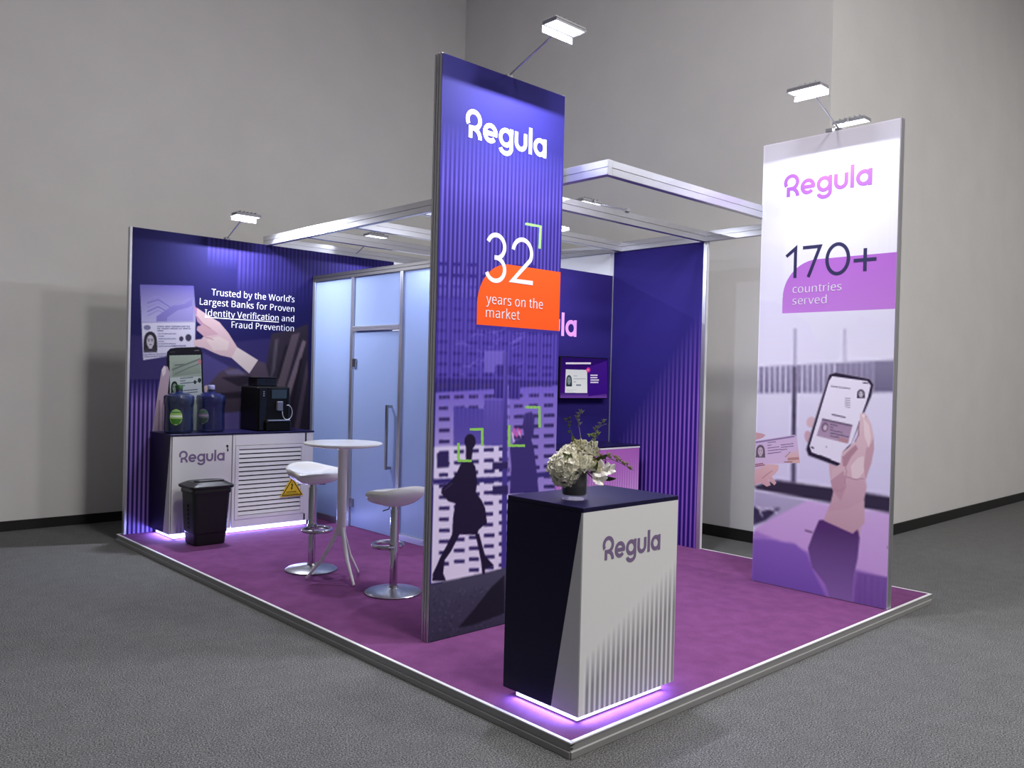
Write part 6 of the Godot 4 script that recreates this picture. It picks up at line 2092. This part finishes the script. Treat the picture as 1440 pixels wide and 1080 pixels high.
func flowers() -> void:
	var base := Vector3(0.30, PY + 1.0068, -0.275)
	var rt := Vector3(0.73, 0, 0.683)
	var fw := Vector3(-0.683, 0, 0.73)
	var t := thing("glass_vase", "small clear glass vase lined dark inside on the counter", "vase", base)
	var s := mb()
	lathe(s, [Vector2(0, 0.001), Vector2(0.064, 0.001), Vector2(0.066, 0.004), Vector2(0.066, 0.15), Vector2(0.0625, 0.15), Vector2(0.0625, 0.022), Vector2(0, 0.020)], Vector3.ZERO, 36)
	var gm := mat(Color(0.92, 0.95, 0.96, 0.05), 0.04)
	gm.transparency = BaseMaterial3D.TRANSPARENCY_ALPHA
	part(t, "glass", s, gm)
	s = mb()
	lathe(s, [Vector2(0, 0.024), Vector2(0.056, 0.024), Vector2(0.060, 0.03), Vector2(0.060, 0.146), Vector2(0.0, 0.146)], Vector3.ZERO, 30)
	part(t, "dark_lining", s, mat(Color(0.012, 0.014, 0.011), 0.4, 0.0, 0.3))
	var ivory := mat(Color(0.97, 0.96, 0.91), 0.6)
	ivory.backlight_enabled = true
	ivory.backlight = Color(0.25, 0.25, 0.18)
	var cream := mat(Color(0.94, 0.92, 0.80), 0.6)
	var pale := mat(Color(0.95, 0.94, 0.93), 0.6)
	var green := mat(Color(0.30, 0.36, 0.20), 0.6)
	var dull := mat(Color(0.56, 0.56, 0.52), 0.6)
	var bud_m := mat(Color(0.62, 0.68, 0.42), 0.6)
	var stem := func(o: Node3D, a: Vector3, b: Vector3, r: float, m: Material) -> void:
		var st := mb()
		var mid := (a + b) / 2 + Vector3(0, 0.02, 0)
		tube(st, [a, a.lerp(mid, 0.5) + Vector3(0, 0.006, 0), mid, b], r, 6)
		part(o, "stem", st, m)
	# [right, up, forward, radius, kind]
	var heads := [
		[-0.050, 0.150, 0.035, 0.080, 0, "full round hydrangea head drooping over the vase rim", "hydrangea"],
		[-0.015, 0.205, -0.03, 0.060, 0, "ivory hydrangea head behind the open rose", "hydrangea"],
		[0.038, 0.178, 0.065, 0.052, 1, "open ivory rose at the middle of the vase", "rose"],
		[0.070, 0.245, 0.0, 0.048, 1, "ivory rose standing highest in the vase", "rose"],
		[0.085, 0.170, 0.03, 0.044, 1, "ivory rose beside the open rose", "rose"],
		[0.018, 0.255, -0.02, 0.042, 1, "ivory rose behind, half hidden by others", "rose"],
		[0.125, 0.145, 0.045, 0.055, 2, "white orchid bloom low at the side of the vase", "orchid"],
		[0.105, 0.105, 0.06, 0.048, 2, "white orchid bloom hanging below the roses", "orchid"],
		[0.165, 0.150, 0.03, 0.040, 2, "white orchid bloom farthest out from the vase", "orchid"]]
	for h in heads:
		var at: Vector3 = base + rt * h[0] + Vector3(0, h[1], 0) + fw * h[2]
		var R: float = h[3]
		var o := thing(h[6] + "_flower", h[5], "flower", at, 0.0, "cut flowers in the glass vase")
		s = mb()
		s.set_smooth_group(0)
		if h[4] == 0:
			for k in 120:
				var y := 1.0 - 2.0 * (k + 0.5) / 120
				var a := k * 2.39996
				var d := (Vector3(sqrt(1 - y * y) * cos(a), y, sqrt(1 - y * y) * sin(a)) + Vector3(rng.randf() - 0.5, rng.randf() - 0.5, rng.randf() - 0.5) * 0.35).normalized()
				var x := d.cross(Vector3.UP if absf(d.y) < 0.9 else Vector3.RIGHT).normalized()
				var at_r := R * rng.randf_range(0.78, 1.0)
				for q in 4:
					var b := Basis(d, q * PI / 2 + k) * Basis(x, d.cross(x), d) * Basis(Vector3.RIGHT, rng.randf_range(0.0, 0.7))
					petal(s, Transform3D(b, d * at_r), R * 0.30, R * 0.27, 0.5, rng.randf_range(-0.3, 0.2))
			var core := []
			for k in 9:
				core.append(Vector2(0.80 * R * sin(PI * k / 8.0), -0.80 * R * cos(PI * k / 8.0)))
			lathe(s, core, Vector3.ZERO, 16)
			part(o, "florets", s, ivory, true).set_meta("kind", "stuff")
		elif h[4] == 1:
			var tilt := Basis(rt, 0.75 + rng.randf() * 0.3) * Basis(Vector3.UP, rng.randf() * 6.0)
			for k in 26:
				var rr := float(k) / 26
				var b := tilt * Basis(Vector3.UP, k * 2.4) * Basis(Vector3.RIGHT, lerpf(0.05, 0.95, rr))
				petal(s, Transform3D(b, tilt * (Basis(Vector3.UP, k * 2.4) * Vector3(0, -R * 0.5, R * 0.34 * rr))), R * lerpf(0.55, 1.25, rr), R * lerpf(1.0, 1.15, rr), -0.9 + 0.3 * rr, 0.18 * rr)
			part(o, "petals", s, ivory if h[3] > 0.045 else cream, true)
		else:
			var tilt := Basis(rt, 1.1) * Basis(fw, rng.randf_range(-0.5, 0.5))
			for k in 5:
				var b := tilt * Basis(Vector3.UP, TAU * k / 5 + h[0] * 9) * Basis(Vector3.RIGHT, 1.15)
				petal(s, Transform3D(b, Vector3.ZERO), R * 0.75, R * 1.05, 0.3, -0.25)
			part(o, "petals", s, pale, true)
			s = mb()
			lathe(s, [Vector2(0, -0.006), Vector2(0.007, 0), Vector2(0.005, 0.009), Vector2(0, 0.011)], Vector3.ZERO, 10)
			part(o, "centre", s, cream)
		stem.call(o, base + Vector3(0, 0.148, 0) - at, -Vector3(0, R * 0.3, 0) if h[4] else Vector3.ZERO, 0.003, green)
	# sprigs: [root right/up, tip right/up/forward, buds, colour, label]
	var sprigs := [
		[[0.0, 0.15], [-0.032, 0.375, 0.0], 5, green, "dark seed-head sprig standing up beside the tower side of the vase"],
		[[0.01, 0.15], [0.028, 0.425, -0.02], 7, dull, "tallest grey-green bud sprig in the vase"],
		[[0.04, 0.15], [0.150, 0.372, 0.0], 6, dull, "grey-green bud sprig leaning out above the roses"],
		[[0.04, 0.16], [0.110, 0.305, 0.02], 6, bud_m, "pale green budded sprig above the highest rose"],
		[[0.05, 0.15], [0.285, 0.150, 0.02], 9, mat(Color(0.72, 0.66, 0.52), 0.6), "long trailing sprig with tiny pale buds"],
		[[0.05, 0.15], [0.215, 0.185, 0.05], 6, mat(Color(0.74, 0.68, 0.56), 0.6), "short trailing sprig with tiny pale buds"]]
	for g in sprigs:
		var a0: Vector3 = base + rt * g[0][0] + Vector3(0, g[0][1], 0)
		var o := thing("flower_sprig", g[4], "sprig", a0, 0.0, "cut greenery in the glass vase")
		var tip: Vector3 = base + rt * g[1][0] + Vector3(0, g[1][1], 0) + fw * g[1][2] - a0
		var p := []
		for k in 9:
			var u := k / 8.0
			p.append(tip * u + Vector3(0, 0.05, 0) * sin(PI * u) + rt * 0.012 * sin(TAU * u))
		s = mb()
		tube(s, p, 0.0022, 6, 0.001)
		part(o, "stem", s, green if g[3] != dull else dull)
		for k in int(g[2]):
			var u := lerpf(0.55, 1.0, float(k) / (g[2] - 1))
			var i := mini(int(u * 8), 7)
			var c: Vector3 = p[i].lerp(p[i + 1], u * 8 - i) + rt * rng.randf_range(-0.016, 0.016) + Vector3(0, rng.randf_range(-0.006, 0.012), 0)
			s = mb()
			s.set_smooth_group(0)
			var yaw := rng.randf() * TAU
			for q in 4:
				petal(s, Transform3D(Basis(Vector3.UP, yaw + q * PI / 2) * Basis(Vector3.RIGHT, 0.5), c), 0.012, 0.020, -0.5, 0.2)
			part(o, "bud", s, g[3], true)
	# leaves under the blooms
	for q in [[-0.03, 0.18, 0.07, 0.5, "between the drooping hydrangea and the open rose"], [0.07, 0.135, 0.075, -0.6, "under the open rose above the vase rim"], [0.10, 0.20, 0.02, -1.2, "beside the highest rose"], [0.0, 0.25, -0.05, 0.2, "behind the half hidden rose"], [0.135, 0.11, 0.0, -1.7, "behind the hanging orchid blooms"]]:
		var at: Vector3 = base + rt * q[0] + Vector3(0, q[1], 0) + fw * q[2]
		var o := thing("leaf_stem", "green leaf " + q[4], "leaf", at, 0.0, "cut greenery in the glass vase")
		s = mb()
		s.set_smooth_group(0)
		petal(s, Transform3D(Basis(fw, q[3]) * Basis(rt, 0.5), Vector3.ZERO), 0.035, 0.07, 0.3, -0.2)
		part(o, "blade", s, green, true)
		stem.call(o, base + Vector3(0, 0.148, 0) - at, Vector3.ZERO, 0.002, green)
